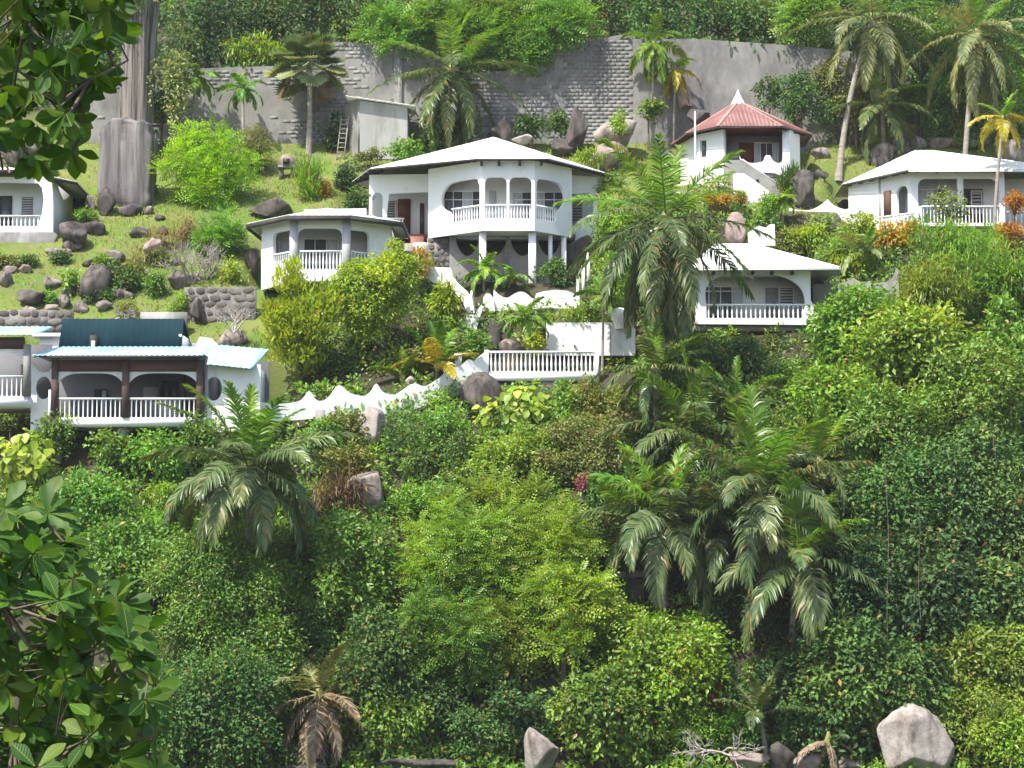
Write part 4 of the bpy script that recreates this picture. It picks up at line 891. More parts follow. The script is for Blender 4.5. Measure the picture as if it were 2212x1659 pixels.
# ------------------------------------------------------------------ small garden things
p = Pt(336, 372, 108.5); h = thing('garden_lamp', 'black garden lamp post beside the standing rock', 'lamp', p); hh = 100 * 108.5 / F
box(h, 'post', -.05, .05, -.05, .05, -.5, hh, 'black'); box(h, 'lamp_head', -.2, .2, -.2, .2, hh, hh + .16, 'black'); box(h, 'lamp_glass', -.13, .13, -.13, .13, hh - .16, hh - .003, 'louvre')
h = thing('ladder', 'grey ladder leaning against the shed side', 'ladder', Pt(735, 345, 112)); 
for s in (-.2, .2): bar(h, 'side_rail', (s, 0, 0), (s + .18, .8, 2.6), .05, .05, 'twig')
for i in range(9): t = (i + .6) / 9.5; bar(h, 'rung', (-.2 + .18 * t, .8 * t, 2.6 * t), (.2 + .18 * t, .8 * t, 2.6 * t), .04, .04, 'twig')
p = Pt(620, 378, hit(620, 385)); h = thing('clay_oven', 'small domed clay oven on stone legs in the upper garden', 'oven', p)
link('dome', lathe_mesh('dome', [(.42, .45), (.46, .6), (.42, .85), (.28, 1.05), (.02, 1.12)], 12), M['rock_pink'], h); box(h, 'base', -.45, .45, -.35, .35, .35, .45, 'concrete')
for s in (-.3, .3): box(h, 'leg', s - .1, s + .1, -.2, .2, -.4, .35, 'stone')
box(h, 'mouth', -.18, .18, -.48, -.4, .5, .8, 'black')
h = thing('planter_box', 'brown planter box with yellow flowers in front of the pavilion steps', 'planter', Pt(1549, 440, 104.6)); q = 104.6 / F
box(h, 'trough', -19 * q, 19 * q, -.3, .3, -.6, 26 * q, 'terracotta'); box(h, 'rim', -20 * q, 20 * q, -.34, .34, 26 * q, 28 * q, 'white_old')
h = thing('flower_pot', 'tall white tapered flower pot beside the porch steps', 'pot', Pt(909, 572, 98.2)); link('pot', lathe_mesh('pot', [(.16, -.3), (.22, .0), (.34, .7), (.4, 1.0), (.36, 1.02), (.3, .9)], 14), M['trim'], h)
h = thing('flower_pot', 'white ball-shaped garden urn beside the stained retaining wall', 'urn', Pt(1338, 697, 94.4)); link('urn', lathe_mesh('urn', [(.2, -.3), (.25, 0), (.42, .2), (.45, .42), (.3, .62), (.02, .7)], 14), M['trim'], h)
h = thing('lamp_mast', 'slim white pole at the left eave of the pavilion', 'pole', Pt(1502, 330, 107.4)); tm = MB(); tube(tm, [(0, 0, -.8), (0, 0, 2.2)], [.06, .05], 8); tm.build('mast', M['trim'], h)
# ------------------------------------------------------------------ plants
def unit(a): return a / (np.linalg.norm(a, axis=-1, keepdims=True) + 1e-9)
def leaves(m, P, D, N, L, W, r, fold=.22, droop=.12, wide=.45):
    """folded pointed leaves: base, two edges, tip"""
    D = unit(D); S = unit(np.cross(D, N)); N = unit(np.cross(S, D)); n = len(P); L = np.broadcast_to(L, n)[:, None]; W = np.broadcast_to(W, n)[:, None]
    mid = P + D * L * wide
    a = mid + S * W * .5 + N * W * fold; b = mid - S * W * .5 + N * W * fold; t = P + D * L - N * L * droop
    V = np.stack([P, a, t, b], 1).reshape(-1, 3); i = np.arange(n) * 4
    T = np.concatenate([np.stack([i, i + 1, i + 2], 1), np.stack([i, i + 2, i + 3], 1)])
    m.add(V, T, np.concatenate([r, r]))
def straps(m, P, D, L, W, r, droop=.5, N0=None):
    """arching ribbon leaves of three segments"""
    D = unit(D); n = len(P); L = np.broadcast_to(L, n)[:, None]; W = np.broadcast_to(W, n)[:, None]; droop = np.broadcast_to(droop, n)[:, None]
    up = np.tile([0, 0, 1.], (n, 1)); S = unit(np.cross(D, up + .01)); g = np.array([0, 0, -1.])
    p1 = P + D * L * .4; d2 = unit(D + g * droop * .6); p2 = p1 + d2 * L * .35; d3 = unit(d2 + g * droop * .9); p3 = p2 + d3 * L * .3
    V = np.stack([P - S * W * .3, P + S * W * .3, p1 - S * W * .5, p1 + S * W * .5, p2 - S * W * .4, p2 + S * W * .4, p3], 1).reshape(-1, 3); i = np.arange(n)[:, None] * 7
    T = (i[:, None] + np.array([[0, 1, 3], [0, 3, 2], [2, 3, 5], [2, 5, 4], [4, 5, 6]])[None]).reshape(-1, 3)
    m.add(V, T, np.repeat(r, 5))
def clumps(R, blobs, cr, front=.8, upb=.0):
    """clump centres and outward directions over the shells of overlapping ellipsoids"""
    C, Dn = [], []
    for (c, rad) in blobs:
        rad = np.array(rad); c = np.array(c); area = 4 * np.pi * ((rad[0] * rad[1]) ** 1.6 + (rad[0] * rad[2]) ** 1.6 + (rad[1] * rad[2]) ** 1.6) ** (1 / 1.6) / 3 ** (1 / 1.6)
        n = max(5, int(area / (cr * cr * 2.4)))
        d = unit(R.normal(size=(n, 3))); back = (d[:, 1] > .35) & (R.random(n) < front); d[back, 1] *= -1
        low = (d[:, 2] < -.35) & (R.random(n) < .6); d[low, 2] *= -1
        rr = R.uniform(.72, 1.03, n)
        C.append(c + d * rad * rr[:, None]); Dn.append(unit(d / rad))
        ni = max(2, n // 5); di = unit(R.normal(size=(ni, 3))); C.append(c + di * rad * R.uniform(.25, .7, ni)[:, None]); Dn.append(di)
    return np.concatenate(C), np.concatenate(Dn)
def sub_blobs(R, rx, ry, rz, n=7, top=0.):
    """uneven crown: a core and many lobes of very different sizes, some drawn out"""
    B = [((R.normal() * .08 * rx, .1 * ry, -.05 * rz), (rx * R.uniform(.45, .6), ry * .52, rz * R.uniform(.45, .6)))]
    n = int(n * 1.35) + 2
    for i in range(n):
        d = unit(R.normal(size=3)); d[1] = d[1] if R.random() < .35 else -abs(d[1]); f = R.uniform(.35, 1.0) ** .8; s = math.exp(R.uniform(math.log(.16), math.log(.48)))
        f = min(f, 1.12 - s); st = R.uniform(.65, 1.45, 3)
        B.append(((rx * f * d[0], ry * f * d[1], rz * f * d[2]), (rx * s * st[0], ry * s * 1.15 * st[1], rz * s * st[2])))
    return B
def crown_mesh(R, blobs, style, L, W, cr, dens=1.0, jit=.7):
    m = MB(); C, Dn = clumps(R, blobs, cr); n = len(C)
    if style == 'pinnate':
        L, W = L * 1.25, W * 1.3; per = max(2, int(dens * .42 * cr * cr * 9 / (L * L * 4) + 1)); idx = np.repeat(np.arange(n), per); k = len(idx)
        o = unit(R.normal(size=(k, 3))); P = C[idx] + o * cr * R.random((k, 1)) ** .5 * .8
        D = unit(o * np.array([1, 1, .45]) + Dn[idx] * .5 + R.normal(size=(k, 3)) * .25); D = unit(D + np.array([0, 0, -.05]))
        N = unit(np.array([0, 0, .55]) + Dn[idx] * .8 + R.normal(size=(k, 3)) * .5); S = unit(np.cross(D, N)); N = np.cross(S, D)
        SL = L * 3.4 * R.uniform(.7, 1.25, k); rc = R.random(n)[idx]
        for j in range(5):
            t = .12 + .86 * j / 4; base = P + D * (SL * t)[:, None] - N * (SL * .16 * t * t)[:, None]
            for s in ((-1, 1) if j < 4 else (0,)):
                ld = D * (.45 if s else 1) + S * s * .9 - N * .12
                leaves(m, base, ld, N, L * (1.05 - .45 * abs(t - .4)), W, np.clip(rc * .5 + R.random(k) * .5, 0, 1), .1, .1)
        return m
    per = max(3, int(dens * 3.0 * cr * cr / (L * W * .55 + 1e-6) * .32)); idx = np.repeat(np.arange(n), per); k = len(idx)
    o = unit(R.normal(size=(k, 3))); o = unit(o + Dn[idx] * .35 + np.array([0, 0, .25])); rr = R.random((k, 1)) ** .45
    P = C[idx] + o * cr * rr
    N = unit(Dn[idx] * .45 + o * .75 + np.array([0, 0, .55]) + R.normal(size=(k, 3)) * jit * .52)
    D = unit(o * .7 + R.normal(size=(k, 3)) * .7 + np.array([0, 0, -.35 if style != 'upright' else 1.1]) + (Dn[idx] * .4))
    rc = R.random(n)[idx]; r = np.clip(rc * .45 + R.random(k) * .55, 0, 1); s = R.uniform(.7, 1.3, k)
    if style in ('strap', 'upright'): straps(m, P, D, L * s, W * s, r, .5 if style == 'strap' else .12)
    else: leaves(m, P, D, N, L * s, W * s, r)
    return m
def limbs(R, m, base, ends, r0, sides=5):
    base = np.array(base)
    for e in ends:
        e = np.array(e); mid = base * .45 + e * .55 + R.normal(size=3) * .12 * np.linalg.norm(e - base); mid[2] -= .1 * np.linalg.norm(e - base) * 0
        q = base + (mid - base) * .5 + np.array([0, 0, .05]); tube(m, [base, q, mid, e], [r0, r0 * .75, r0 * .5, r0 * .18], sides)
SEED = [1000]
def plant(label, u, v, ru, rv, mat, style='broad', L=.2, W=.1, Y=None, name='bush', cat='bush', group=None, dens=1.0, cr=None, nb=7, dep=.85, fwd=.35, trunk='bark', tr=None, lean=0):
    SEED[0] += 1; R = np.random.default_rng(SEED[0])
    if Y is None: Y = hit(u, v + rv * .55)
    k = Y / F; rx, rz = ru * k * .98, rv * k * .98; ry = max(.5 * min(rx, rz), dep * min(rx, rz))
    Yc = Y - ry * fwd; Xc = Xof(u, Yc, v); Zc = Zof(v, Yc); k = Yc / F
    by = Yc + ry * .25; gz = g1(Xc, by)
    if gz > Zc + .2 * rz: by = Yc; gz = min(g1(Xc, by), Zc)
    root = thing(name, label.replace('@', near(u, v)), cat, (Xc + lean, by, gz), group)
    off = np.array([-lean, Yc - by, Zc - gz])
    cr = cr or max(.24, min(.8, .32 * min(rx, rz) + .13))
    B = sub_blobs(R, rx, ry, rz, nb)
    ls = R.uniform(.66, 1.05) if style == 'broad' else R.uniform(.8, 1.2); cm = crown_mesh(R, B, style, L * ls, W * ls * R.uniform(.85, 1.15), cr, dens)
    if style == 'broad' and min(rx, rz) > .5:          # loose shoots that break the outline
        ns = int(14 + 5 * rx * rz); bi = R.integers(0, len(B), ns); Pq, Dq, Nq = [], [], []
        for b in bi:
            d = unit(R.normal(size=3) + np.array([0, -.5, .55])); p = np.array(B[b][0]) + d * np.array(B[b][1]) * .9; dr = unit(d + np.array([0, 0, .5]) + R.normal(size=3) * .5); ln = R.uniform(.25, .6) * (.35 + .3 * min(rx, rz)); sd = unit(np.cross(dr, [0, 0, 1.]) + 1e-6)
            for q in range(9):
                f = q / 8; Pq.append(p + dr * ln * f + np.array([0, 0, -.45 * ln * f * f])); Dq.append(dr + sd * (1 if q % 2 else -1) * .9 + R.normal(size=3) * .25); Nq.append(np.array([0, -.3, 1]) + R.normal(size=3) * .3)
        leaves(cm, np.array(Pq), np.array(Dq), np.array(Nq), L * ls * R.uniform(.7, 1.2, len(Pq)), W * ls, np.clip(np.repeat(R.random(ns), 9) * .5 + .5 * R.random(len(Pq)) + .1, 0, 1))
    if style == 'broad' and min(rx, rz) > 1.0:         # creepers hanging down the front
        ns = int(10 + 5 * rx); Pq, Dq, Nq = [], [], []; nq = 22
        for _ in range(ns):
            b = B[R.integers(0, len(B))]; d = unit(np.array([R.normal(), -abs(R.normal()) - .3, R.normal() * .5 + .2])); p = np.array(b[0]) + d * np.array(b[1]) * 1.0; ln = R.uniform(.5, 1.3) * rz; dx = R.normal() * .12
            for q in range(nq):
                f = q / (nq - 1); Pq.append(p + np.array([dx * ln * f + R.normal() * .05, -.25 * ln * f * (1 - .8 * f) + R.normal() * .05, -ln * f])); Dq.append(R.normal(size=3) * .7 + np.array([0, -.3, -.5])); Nq.append(np.array([0, -.8, .6]) + R.normal(size=3) * .4)
        leaves(cm, np.array(Pq), np.array(Dq), np.array(Nq), L * ls * R.uniform(.8, 1.3, len(Pq)), W * ls * 1.1, np.clip(np.repeat(R.random(ns), nq) * .6 + .4 * R.random(len(Pq)), 0, 1))
    t = MB(); r0 = tr or max(.035, .05 * min(rx, rz) + .02)
    fork = off * .72 + np.array([0, 0, -.12 * rz]) if off[2] > .8 * rz else np.array([0, 0, max(.05, .3 * off[2])])
    tube(t, [np.array([0, 0, -.3]), fork * .5 + R.normal(size=3) * .03 * np.array([1, 1, 0]), fork], [r0 * 1.35, r0 * 1.1, r0], 7)
    limbs(R, t, fork, [np.array(b[0]) + off + R.normal(size=3) * .1 * rz for b in B], r0 * .6)
    t.build('trunk' if cat == 'tree' else 'stem', M[trunk], root, smooth=True)
    cm.build('crown', M[mat], root, tuple(off))
    return root
# leaf colours
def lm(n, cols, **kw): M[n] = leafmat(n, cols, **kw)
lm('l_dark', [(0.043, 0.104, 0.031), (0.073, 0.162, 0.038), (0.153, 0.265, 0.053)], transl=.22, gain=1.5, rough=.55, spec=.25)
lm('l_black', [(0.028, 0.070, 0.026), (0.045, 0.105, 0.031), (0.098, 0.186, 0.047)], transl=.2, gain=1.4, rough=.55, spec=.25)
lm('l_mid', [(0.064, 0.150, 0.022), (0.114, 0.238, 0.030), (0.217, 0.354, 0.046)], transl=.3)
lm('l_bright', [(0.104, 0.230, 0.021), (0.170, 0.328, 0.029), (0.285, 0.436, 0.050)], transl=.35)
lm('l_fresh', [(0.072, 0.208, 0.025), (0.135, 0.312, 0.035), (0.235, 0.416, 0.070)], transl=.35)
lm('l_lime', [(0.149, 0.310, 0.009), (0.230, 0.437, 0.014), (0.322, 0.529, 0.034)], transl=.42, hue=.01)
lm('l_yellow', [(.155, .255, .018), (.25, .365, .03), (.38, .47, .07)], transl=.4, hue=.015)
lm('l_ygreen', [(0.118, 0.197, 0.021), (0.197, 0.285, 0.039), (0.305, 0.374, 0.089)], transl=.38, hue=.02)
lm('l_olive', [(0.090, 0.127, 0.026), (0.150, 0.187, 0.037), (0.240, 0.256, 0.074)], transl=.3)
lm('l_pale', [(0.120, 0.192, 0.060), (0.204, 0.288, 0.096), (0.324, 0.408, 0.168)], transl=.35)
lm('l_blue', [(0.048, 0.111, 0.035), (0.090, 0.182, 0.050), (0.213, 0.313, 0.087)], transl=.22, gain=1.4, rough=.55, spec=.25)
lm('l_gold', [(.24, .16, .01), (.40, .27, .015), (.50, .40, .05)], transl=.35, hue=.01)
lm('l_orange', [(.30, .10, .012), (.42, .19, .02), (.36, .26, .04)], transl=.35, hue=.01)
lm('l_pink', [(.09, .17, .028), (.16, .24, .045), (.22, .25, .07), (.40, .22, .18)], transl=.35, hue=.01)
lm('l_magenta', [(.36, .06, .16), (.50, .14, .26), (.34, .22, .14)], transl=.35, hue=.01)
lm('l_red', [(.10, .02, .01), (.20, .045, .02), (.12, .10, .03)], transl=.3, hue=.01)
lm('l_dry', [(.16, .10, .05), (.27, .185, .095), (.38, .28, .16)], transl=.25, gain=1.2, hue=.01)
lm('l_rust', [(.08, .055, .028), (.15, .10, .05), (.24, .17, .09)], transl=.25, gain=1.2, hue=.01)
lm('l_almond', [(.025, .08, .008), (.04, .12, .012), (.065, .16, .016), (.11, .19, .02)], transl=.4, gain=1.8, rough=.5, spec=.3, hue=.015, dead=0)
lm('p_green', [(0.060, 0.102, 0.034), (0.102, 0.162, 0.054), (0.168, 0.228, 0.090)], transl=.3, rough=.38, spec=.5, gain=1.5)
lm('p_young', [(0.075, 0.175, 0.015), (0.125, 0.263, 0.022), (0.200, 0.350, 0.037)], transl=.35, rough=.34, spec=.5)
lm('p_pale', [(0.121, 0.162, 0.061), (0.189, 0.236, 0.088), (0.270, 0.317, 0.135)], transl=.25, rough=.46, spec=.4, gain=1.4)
lm('p_yellow', [(.22, .22, .02), (.36, .33, .03), (.44, .42, .07)], transl=.35, rough=.35, hue=.01)
lm('p_dry', [(.15, .115, .075), (.25, .20, .135), (.36, .30, .21)], transl=.2, gain=1.2, hue=.01)
def veins(m):
    # pale mid rib and side veins, in each leaf's own coordinates
    nt = m.node_tree; tc = nt.nodes.new('ShaderNodeTexCoord'); se = nt.nodes.new('ShaderNodeSeparateXYZ'); nt.links.new(tc.outputs['Object'], se.inputs[0])
    ab = nt.nodes.new('ShaderNodeMath'); ab.operation = 'ABSOLUTE'; nt.links.new(se.outputs[1], ab.inputs[0])
    rib = ramp(nt, ab.outputs[0], [(.008, (1, 1, 1)), (.02, (0, 0, 0))])
    ma = nt.nodes.new('ShaderNodeMath'); ma.operation = 'MULTIPLY_ADD'; nt.links.new(ab.outputs[0], ma.inputs[0]); ma.inputs[1].default_value = -.7; nt.links.new(se.outputs[0], ma.inputs[2])
    mu = nt.nodes.new('ShaderNodeMath'); mu.operation = 'MULTIPLY'; nt.links.new(ma.outputs[0], mu.inputs[0]); mu.inputs[1].default_value = 60
    sn = nt.nodes.new('ShaderNodeMath'); sn.operation = 'SINE'; nt.links.new(mu.outputs[0], sn.inputs[0])
    sd = ramp(nt, sn.outputs[0], [(.7, (0, 0, 0)), (1.0, (.14, .14, .14))])
    for l in list(nt.links):
        if l.to_socket.name == 'Base Color':
            src = l.from_socket; c = mixc(nt, sd, src, (.20, .27, .06)); c = mixc(nt, rib, c, (.20, .25, .06)); nt.links.new(c, l.to_socket); break
    blot = noise(nt, tc.outputs['Object'], 7, 4)
    bs = nt.nodes['Principled BSDF']; bump(nt, bs, sn.outputs[0], .15, .01)
veins(M['l_almond'])
M['rachis'] = surf('frond_rib', (.20, .22, .06), (.32, .31, .11), 2, rough=.5)
# ------------------------------------------------------------------ palms
def frond(R, az, e0, droop, L, nl=44, ll=.7, w=.055, hang=.6, roll=0., pw=1.35):
    ns = 14; s = np.linspace(0, 1, ns); el = e0 - droop * s ** pw
    hd = np.array([math.cos(az), math.sin(az), 0]); T = np.cos(el)[:, None] * hd + np.sin(el)[:, None] * np.array([0, 0, 1.])
    P = np.vstack([[0, 0, 0], np.cumsum((T[:-1] + T[1:]) / 2 * L / (ns - 1), 0)])
    sway = np.array([-math.sin(az), math.cos(az), 0]) * R.uniform(-.10, .10) * L; P = P + sway * (s ** 2)[:, None]
    m = MB(); tube(m, P, .035 * (1 - s) + .007, 4, 1.0)
    b0 = np.array([-math.sin(az), math.cos(az), 0])
    for side in (-1, 1):
        q = np.clip(np.linspace(.13, .995, nl) + R.uniform(-.006, .006, nl), 0, 1); p = np.stack([np.interp(q, s, P[:, i]) for i in range(3)], 1); t = unit(np.stack([np.interp(q, s, T[:, i]) for i in range(3)], 1))
        n = unit(np.cross(t, np.tile(b0, (nl, 1)))); n = np.where(n[:, 2:3] < 0, -n, n)
        rl = roll + R.normal(size=nl) * .06; b = np.cos(rl)[:, None] * b0 * side + np.sin(rl)[:, None] * n * side
        a = np.radians(np.interp(q, [.1, .5, 1], [18, 34, 66])) + R.normal(size=nl) * .09
        d = unit(b * np.cos(a)[:, None] + t * np.sin(a)[:, None] + n * R.uniform(.0, .32, nl)[:, None])
        l = ll * np.clip(np.sin(np.pi * (.16 + .76 * q)) ** .75, .25, 1) * R.uniform(.85, 1.1, nl)
        hg = hang * R.uniform(.6, 1.4, nl); g = np.array([0, 0, -1.])
        p1 = p + unit(d + g * hg[:, None] * .25) * (l * .48)[:, None]; p2 = p1 + unit(d + g * hg[:, None] * 1.3) * (l * .52)[:, None]
        wv = unit(t - d * (t * d).sum(1)[:, None]); tw = R.normal(size=nl) * .45; wv = unit(wv * np.cos(tw)[:, None] + n * np.sin(tw)[:, None]) * w
        V = np.stack([p - wv * .35, p + wv * .35, p1 - wv * .5, p1 + wv * .5, p2], 1).reshape(-1, 3); i = np.arange(nl)[:, None] * 5
        TT = (i[:, None] + np.array([[0, 1, 3], [0, 3, 2], [2, 3, 4]])[None]).reshape(-1, 3); r = np.clip(R.random() * .5 + R.random(nl) * .5, 0, 1)
        m.add(V, TT, np.repeat(r, 3))
    return m
def palm(label, cu, cv, Y, Lpx, n=20, base=None, mat='p_green', young='p_young', emax=84, emin=-55, tr=.14, group=None, droop=(50, 75), hang=.7, ll=.72, w=.08, nl=60, seed=None, dry=0, az0=None, name='coconut_palm', nuts=0, yfrac=.2, qp=.68, trunkmat='palm_bark', spread=None):
    SEED[0] += 1; R = np.random.default_rng(seed or SEED[0]); k = Y / F
    c = Pt(cu, cv, Y)
    if base is None:
        bx, by = c[0] + R.uniform(-.4, .4), Y + .6
    else: bx, by = Xof(base[0], base[1] if len(base) > 1 and base[1] else Y, cv), (base[1] if len(base) > 1 and base[1] else Y)
    bz = min(g1(bx, by), c[2] - .3)
    root = thing(name, label, 'palm', (bx, by, bz), group); off = c - np.array([bx, by, bz])
    t = MB(); s = np.linspace(0, 1, 12)[:, None]; bend = np.array([off[0] * .25, off[1] * .2, 0])
    tube(t, np.array([0, 0, -.4]) * (1 - s) + off * s + bend * np.sin(np.pi * s) * -.6, np.interp(s[:, 0], [0, .08, .3, .9, 1], [tr * 1.7, tr * 1.25, tr, tr * .85, tr * 1.05]), 9)
    t.build('trunk', M[trunkmat], root, smooth=True)
    hm = MB(); tube(hm, [off + (0, 0, -.25), off, off + (0, 0, .35)], [tr * 1.0, tr * 1.7, tr * .5], 8); hm.build('crown_shaft', M['rachis'], root)
    a0 = R.uniform(0, 6.28) if az0 is None else az0
    for i in range(n):
        q = i / max(1, n - 1); az = a0 + i * 2.39996 + R.normal() * .12
        e = math.radians(emax + (emin - emax) * q ** qp + R.normal() * 5); dr = math.radians(droop[0] + (droop[1] - droop[0]) * q * 1.0 + R.normal() * 8)
        if e - dr < math.radians(-96): dr = e + math.radians(96)
        L = Lpx * k * R.uniform(.85, 1.08) * (1.0 if q > .1 else .85)
        mt = young if q < yfrac else mat
        if i >= n - dry: mt = 'p_dry'
        f = frond(R, az, e, dr, L, nl, ll * L / 4.5 if L < 3.5 else ll, w, hang * (.35 + .9 * q), R.normal() * .25)
        f.build('frond', M[mt], root, tuple(off))
    if nuts:
        V, T = ico(2)
        me = mk_mesh('coconut', V * np.array([.13, .13, .16]), T, smooth=True); me.materials.append(M['l_olive'])
        for i in range(nuts):
            a = R.uniform(0, 6.28); link('coconut', me, None, root, tuple(off + np.array([.28 * math.cos(a), -abs(.28 * math.sin(a)), R.uniform(-.5, -.15)])))
    return root
def fan_palm(label, cu, cv, Y, n, pet, rad, mat='p_green', base=None):
    SEED[0] += 1; R = np.random.default_rng(SEED[0]); c = Pt(cu, cv, Y); bx, by = c[0], Y + .2; bz = g1(bx, by); root = thing('fan_palm', label, 'palm', (bx, by, bz)); off = c - np.array([bx, by, bz])
    t = MB(); tube(t, [(0, 0, -.3), off * .5 + (.05, 0, 0), off], [.2, .14, .16], 8); t.build('trunk', M['palm_bark'], root, smooth=True)
    for i in range(n):
        q = i / (n - 1); az = i * 2.4 + R.normal() * .1; e = math.radians(85 - 125 * q); hd = np.array([math.cos(az), math.sin(az), 0]); up = np.array([0, 0, 1.])
        d = hd * math.cos(e) + up * math.sin(e); l = pet * R.uniform(.8, 1.1); p1 = d * l; m = MB(); tube(m, [(0, 0, 0), p1 * .5 + up * .03, p1], [.03, .022, .015], 4, 1)
        b = np.array([-math.sin(az), math.cos(az), 0]); nb = 26; th = np.radians(np.linspace(-125, 125, nb)); r_ = rad * R.uniform(.85, 1.1)
        e2 = e - math.radians(25); d2 = hd * math.cos(e2) + up * math.sin(e2)
        D = np.cos(th)[:, None] * d2 + np.sin(th)[:, None] * b + np.cross(d2, b) * -.12; N = np.tile(np.cross(b, d2), (nb, 1))
        leaves(m, np.tile(p1, (nb, 1)), D, N, r_ * R.uniform(.88, 1.05, nb), r_ * .17, np.clip(R.random() * .5 + R.random(nb) * .5, 0, 1), .12, .12 + .2 * q, .55)
        m.build('frond', M['p_dry' if q > .93 else ('p_pale' if q > .6 else mat)], root, tuple(off))
    return root
# ------------------------------------------------------------------ undergrowth carpets (nobody could count it)
def carpet(name, label, x0, x1, y0, y1, n, mat, L, W, per, cr, seed, amp=.5, keep=None):
    R = np.random.default_rng(seed); x = R.uniform(x0, x1, n); y = R.uniform(y0, y1, n)
    ok = np.ones(n, bool)
    for (a, b, c, d, zm) in FOOT: ok &= ~((x > a - .2) & (x < b + .2) & (y > c - .6) & (y < d + .2))
    if keep is not None: ok &= keep(x, y, R)
    ok &= ~((x > Xof(1052, 92)) & (x < Xof(1378, 92)) & (y > 91) & (y < 94.7))
    x, y = x[ok], y[ok]; z = ground(x, y) + amp * np.clip(snoise(x + 3, y, 1.3) + .4, 0, 2) * R.uniform(.2, 1, len(x))
    C = np.stack([x, y - .15, z + .1], 1); Dn = unit(np.tile([0, -.6, .7], (len(C), 1)) + R.normal(size=(len(C), 3)) * .25)
    idx = np.repeat(np.arange(len(C)), per); k = len(idx); o = unit(R.normal(size=(k, 3)) + Dn[idx] * .6); P = C[idx] + o * cr * R.random((k, 1)) ** .5
    N = unit(Dn[idx] * .7 + o * .4 + R.normal(size=(k, 3)) * .45); D = unit(o + R.normal(size=(k, 3)) * .7 + np.array([0, 0, -.2])); s = R.uniform(.7, 1.3, k)
    m = MB(); leaves(m, P, D, N, L * s, W * s, np.clip(R.random(len(C))[idx] * .5 + R.random(k) * .5, 0, 1)); o = m.build(name, M[mat]); tag(o, label, 'undergrowth', kind='stuff')
mid_k = lambda x, y, R: (x > -8.5) & (x < 30) & ~((x > 12) & (y > 103)) & ((y > 92.5))
lowk = lambda x, y, R: (y < 91.5) | (x > 14) | (np.abs(x - 3) < 6) & (y < 93.5)
carpet('undergrowth', 'dense dark green creepers carpeting the steep bank', -30, 30, 74, 97, 4600, 'l_mid', .24, .13, 26, .42, 31, .5, lowk)
carpet('undergrowth', 'bright green creepers running over the steep bank', -30, 30, 74, 96, 3000, 'l_bright', .2, .11, 26, .38, 32, .8, lowk)
carpet('garden_undergrowth', 'mixed green ground cover between the villas', -9, 28, 92.5, 106, 1500, 'l_bright', .2, .1, 20, .36, 35, .35, mid_k)
carpet('garden_undergrowth', 'darker ground cover between the villas', -9, 28, 92.5, 106, 1100, 'l_dark', .22, .11, 20, .36, 36, .3, mid_k)
carpet('forest_undergrowth', 'dark forest undergrowth above the block wall', -34, 34, 115.6, 137, 2600, 'l_dark', .34, .17, 22, .6, 33, .6)
# tufts of grass on the lawns
def grass():
    R = np.random.default_rng(41); n = 52000; x = R.uniform(-27, 27, n); y = R.uniform(93.5, 114.6, n); ok = np.ones(n, bool)
    for (a, b, c, d, zm) in FOOT: ok &= ~((x > a - .2) & (x < b + .2) & (y > c - .6) & (y < d + .2))
    ok &= (snoise(x, y, 1.1) + R.normal(size=n) * .3 > -.1); x, y = x[ok], y[ok]; n = len(x); P = np.stack([x, y, ground(x, y) - .02], 1)
    m = MB(); D = unit(R.normal(size=(n, 3)) * .5 + np.array([0, 0, 1.])); leaves(m, P, D, R.normal(size=(n, 3)), R.uniform(.08, .3, n), .05, R.random(n)); o = m.build('grass', M['l_grass']); tag(o, 'short sunlit grass tufts on the garden lawns', 'grass', kind='stuff')
lm('l_grass', [(.18, .24, .03), (.28, .33, .06), (.36, .36, .12)], transl=.35, hue=.01)
grass()

# ------------------------------------------------------------------ forest above the wall
FOR = 'dark forest tree @'; FG = 'forest trees above the wall'
rr = np.random.default_rng(5)
for i, u in enumerate(range(-60, 2300, 125)):
    plant('tall dark tree at the back of the forest, @', u + rr.uniform(-30, 30), rr.uniform(-50, 0), rr.uniform(85, 120), rr.uniform(80, 110), 'l_black' if i % 3 else 'l_dark', L=.34, W=.17, Y=134 + rr.uniform(-2, 3), name='forest_tree', cat='tree', group='trees at the back of the forest', dens=.6, cr=.7)
for (u, v, a, b, m) in ((60, 90, 110, 90, 'l_dark'), (180, 60, 90, 80, 'l_black'), (450, 70, 75, 85, 'l_black'), (560, 30, 90, 70, 'l_black'), (690, 30, 85, 75, 'l_black'), (790, 40, 80, 70, 'l_dark'), (1320, 20, 90, 65, 'l_dark'), (1430, 20, 80, 65, 'l_dark'), (1550, 40, 95, 62, 'l_dark'), (1650, 50, 80, 50, 'l_dark'), (1830, 20, 80, 60, 'l_black'), (2020, 20, 90, 70, 'l_dark'), (2180, 60, 80, 80, 'l_dark'), (500, 110, 60, 45, 'l_black')):
    plant(FOR, u, v, a, b, m, L=.3, W=.14, Y=121 + rr.uniform(-2, 3), name='forest_tree', cat='tree', group=FG, dens=.8)
for (u, v, a, b) in ((860, 70, 80, 55), (1060, 85, 95, 65), (1140, 100, 90, 50), (1200, 55, 80, 55), (950, 60, 75, 60), (1740, 45, 55, 50), (1090, 30, 90, 60)):
    plant('feathery green tree over the block wall @', u, v, a, b, 'l_mid' if u % 20 else 'l_fresh', 'pinnate', .16, .07, Y=116.0 + rr.uniform(-.5, .8), name='feathery_tree', cat='tree', group='feathery trees over the wall', cr=.5, nb=14)
for (u, v, a, b) in ((545, 112, 60, 26), (610, 118, 40, 20), (1000, 110, 60, 30)):
    plant('bright green bush on top of the block wall', u, v, a, b, 'l_bright', 'strap', .4, .06, Y=116.6, group='bushes on top of the wall')
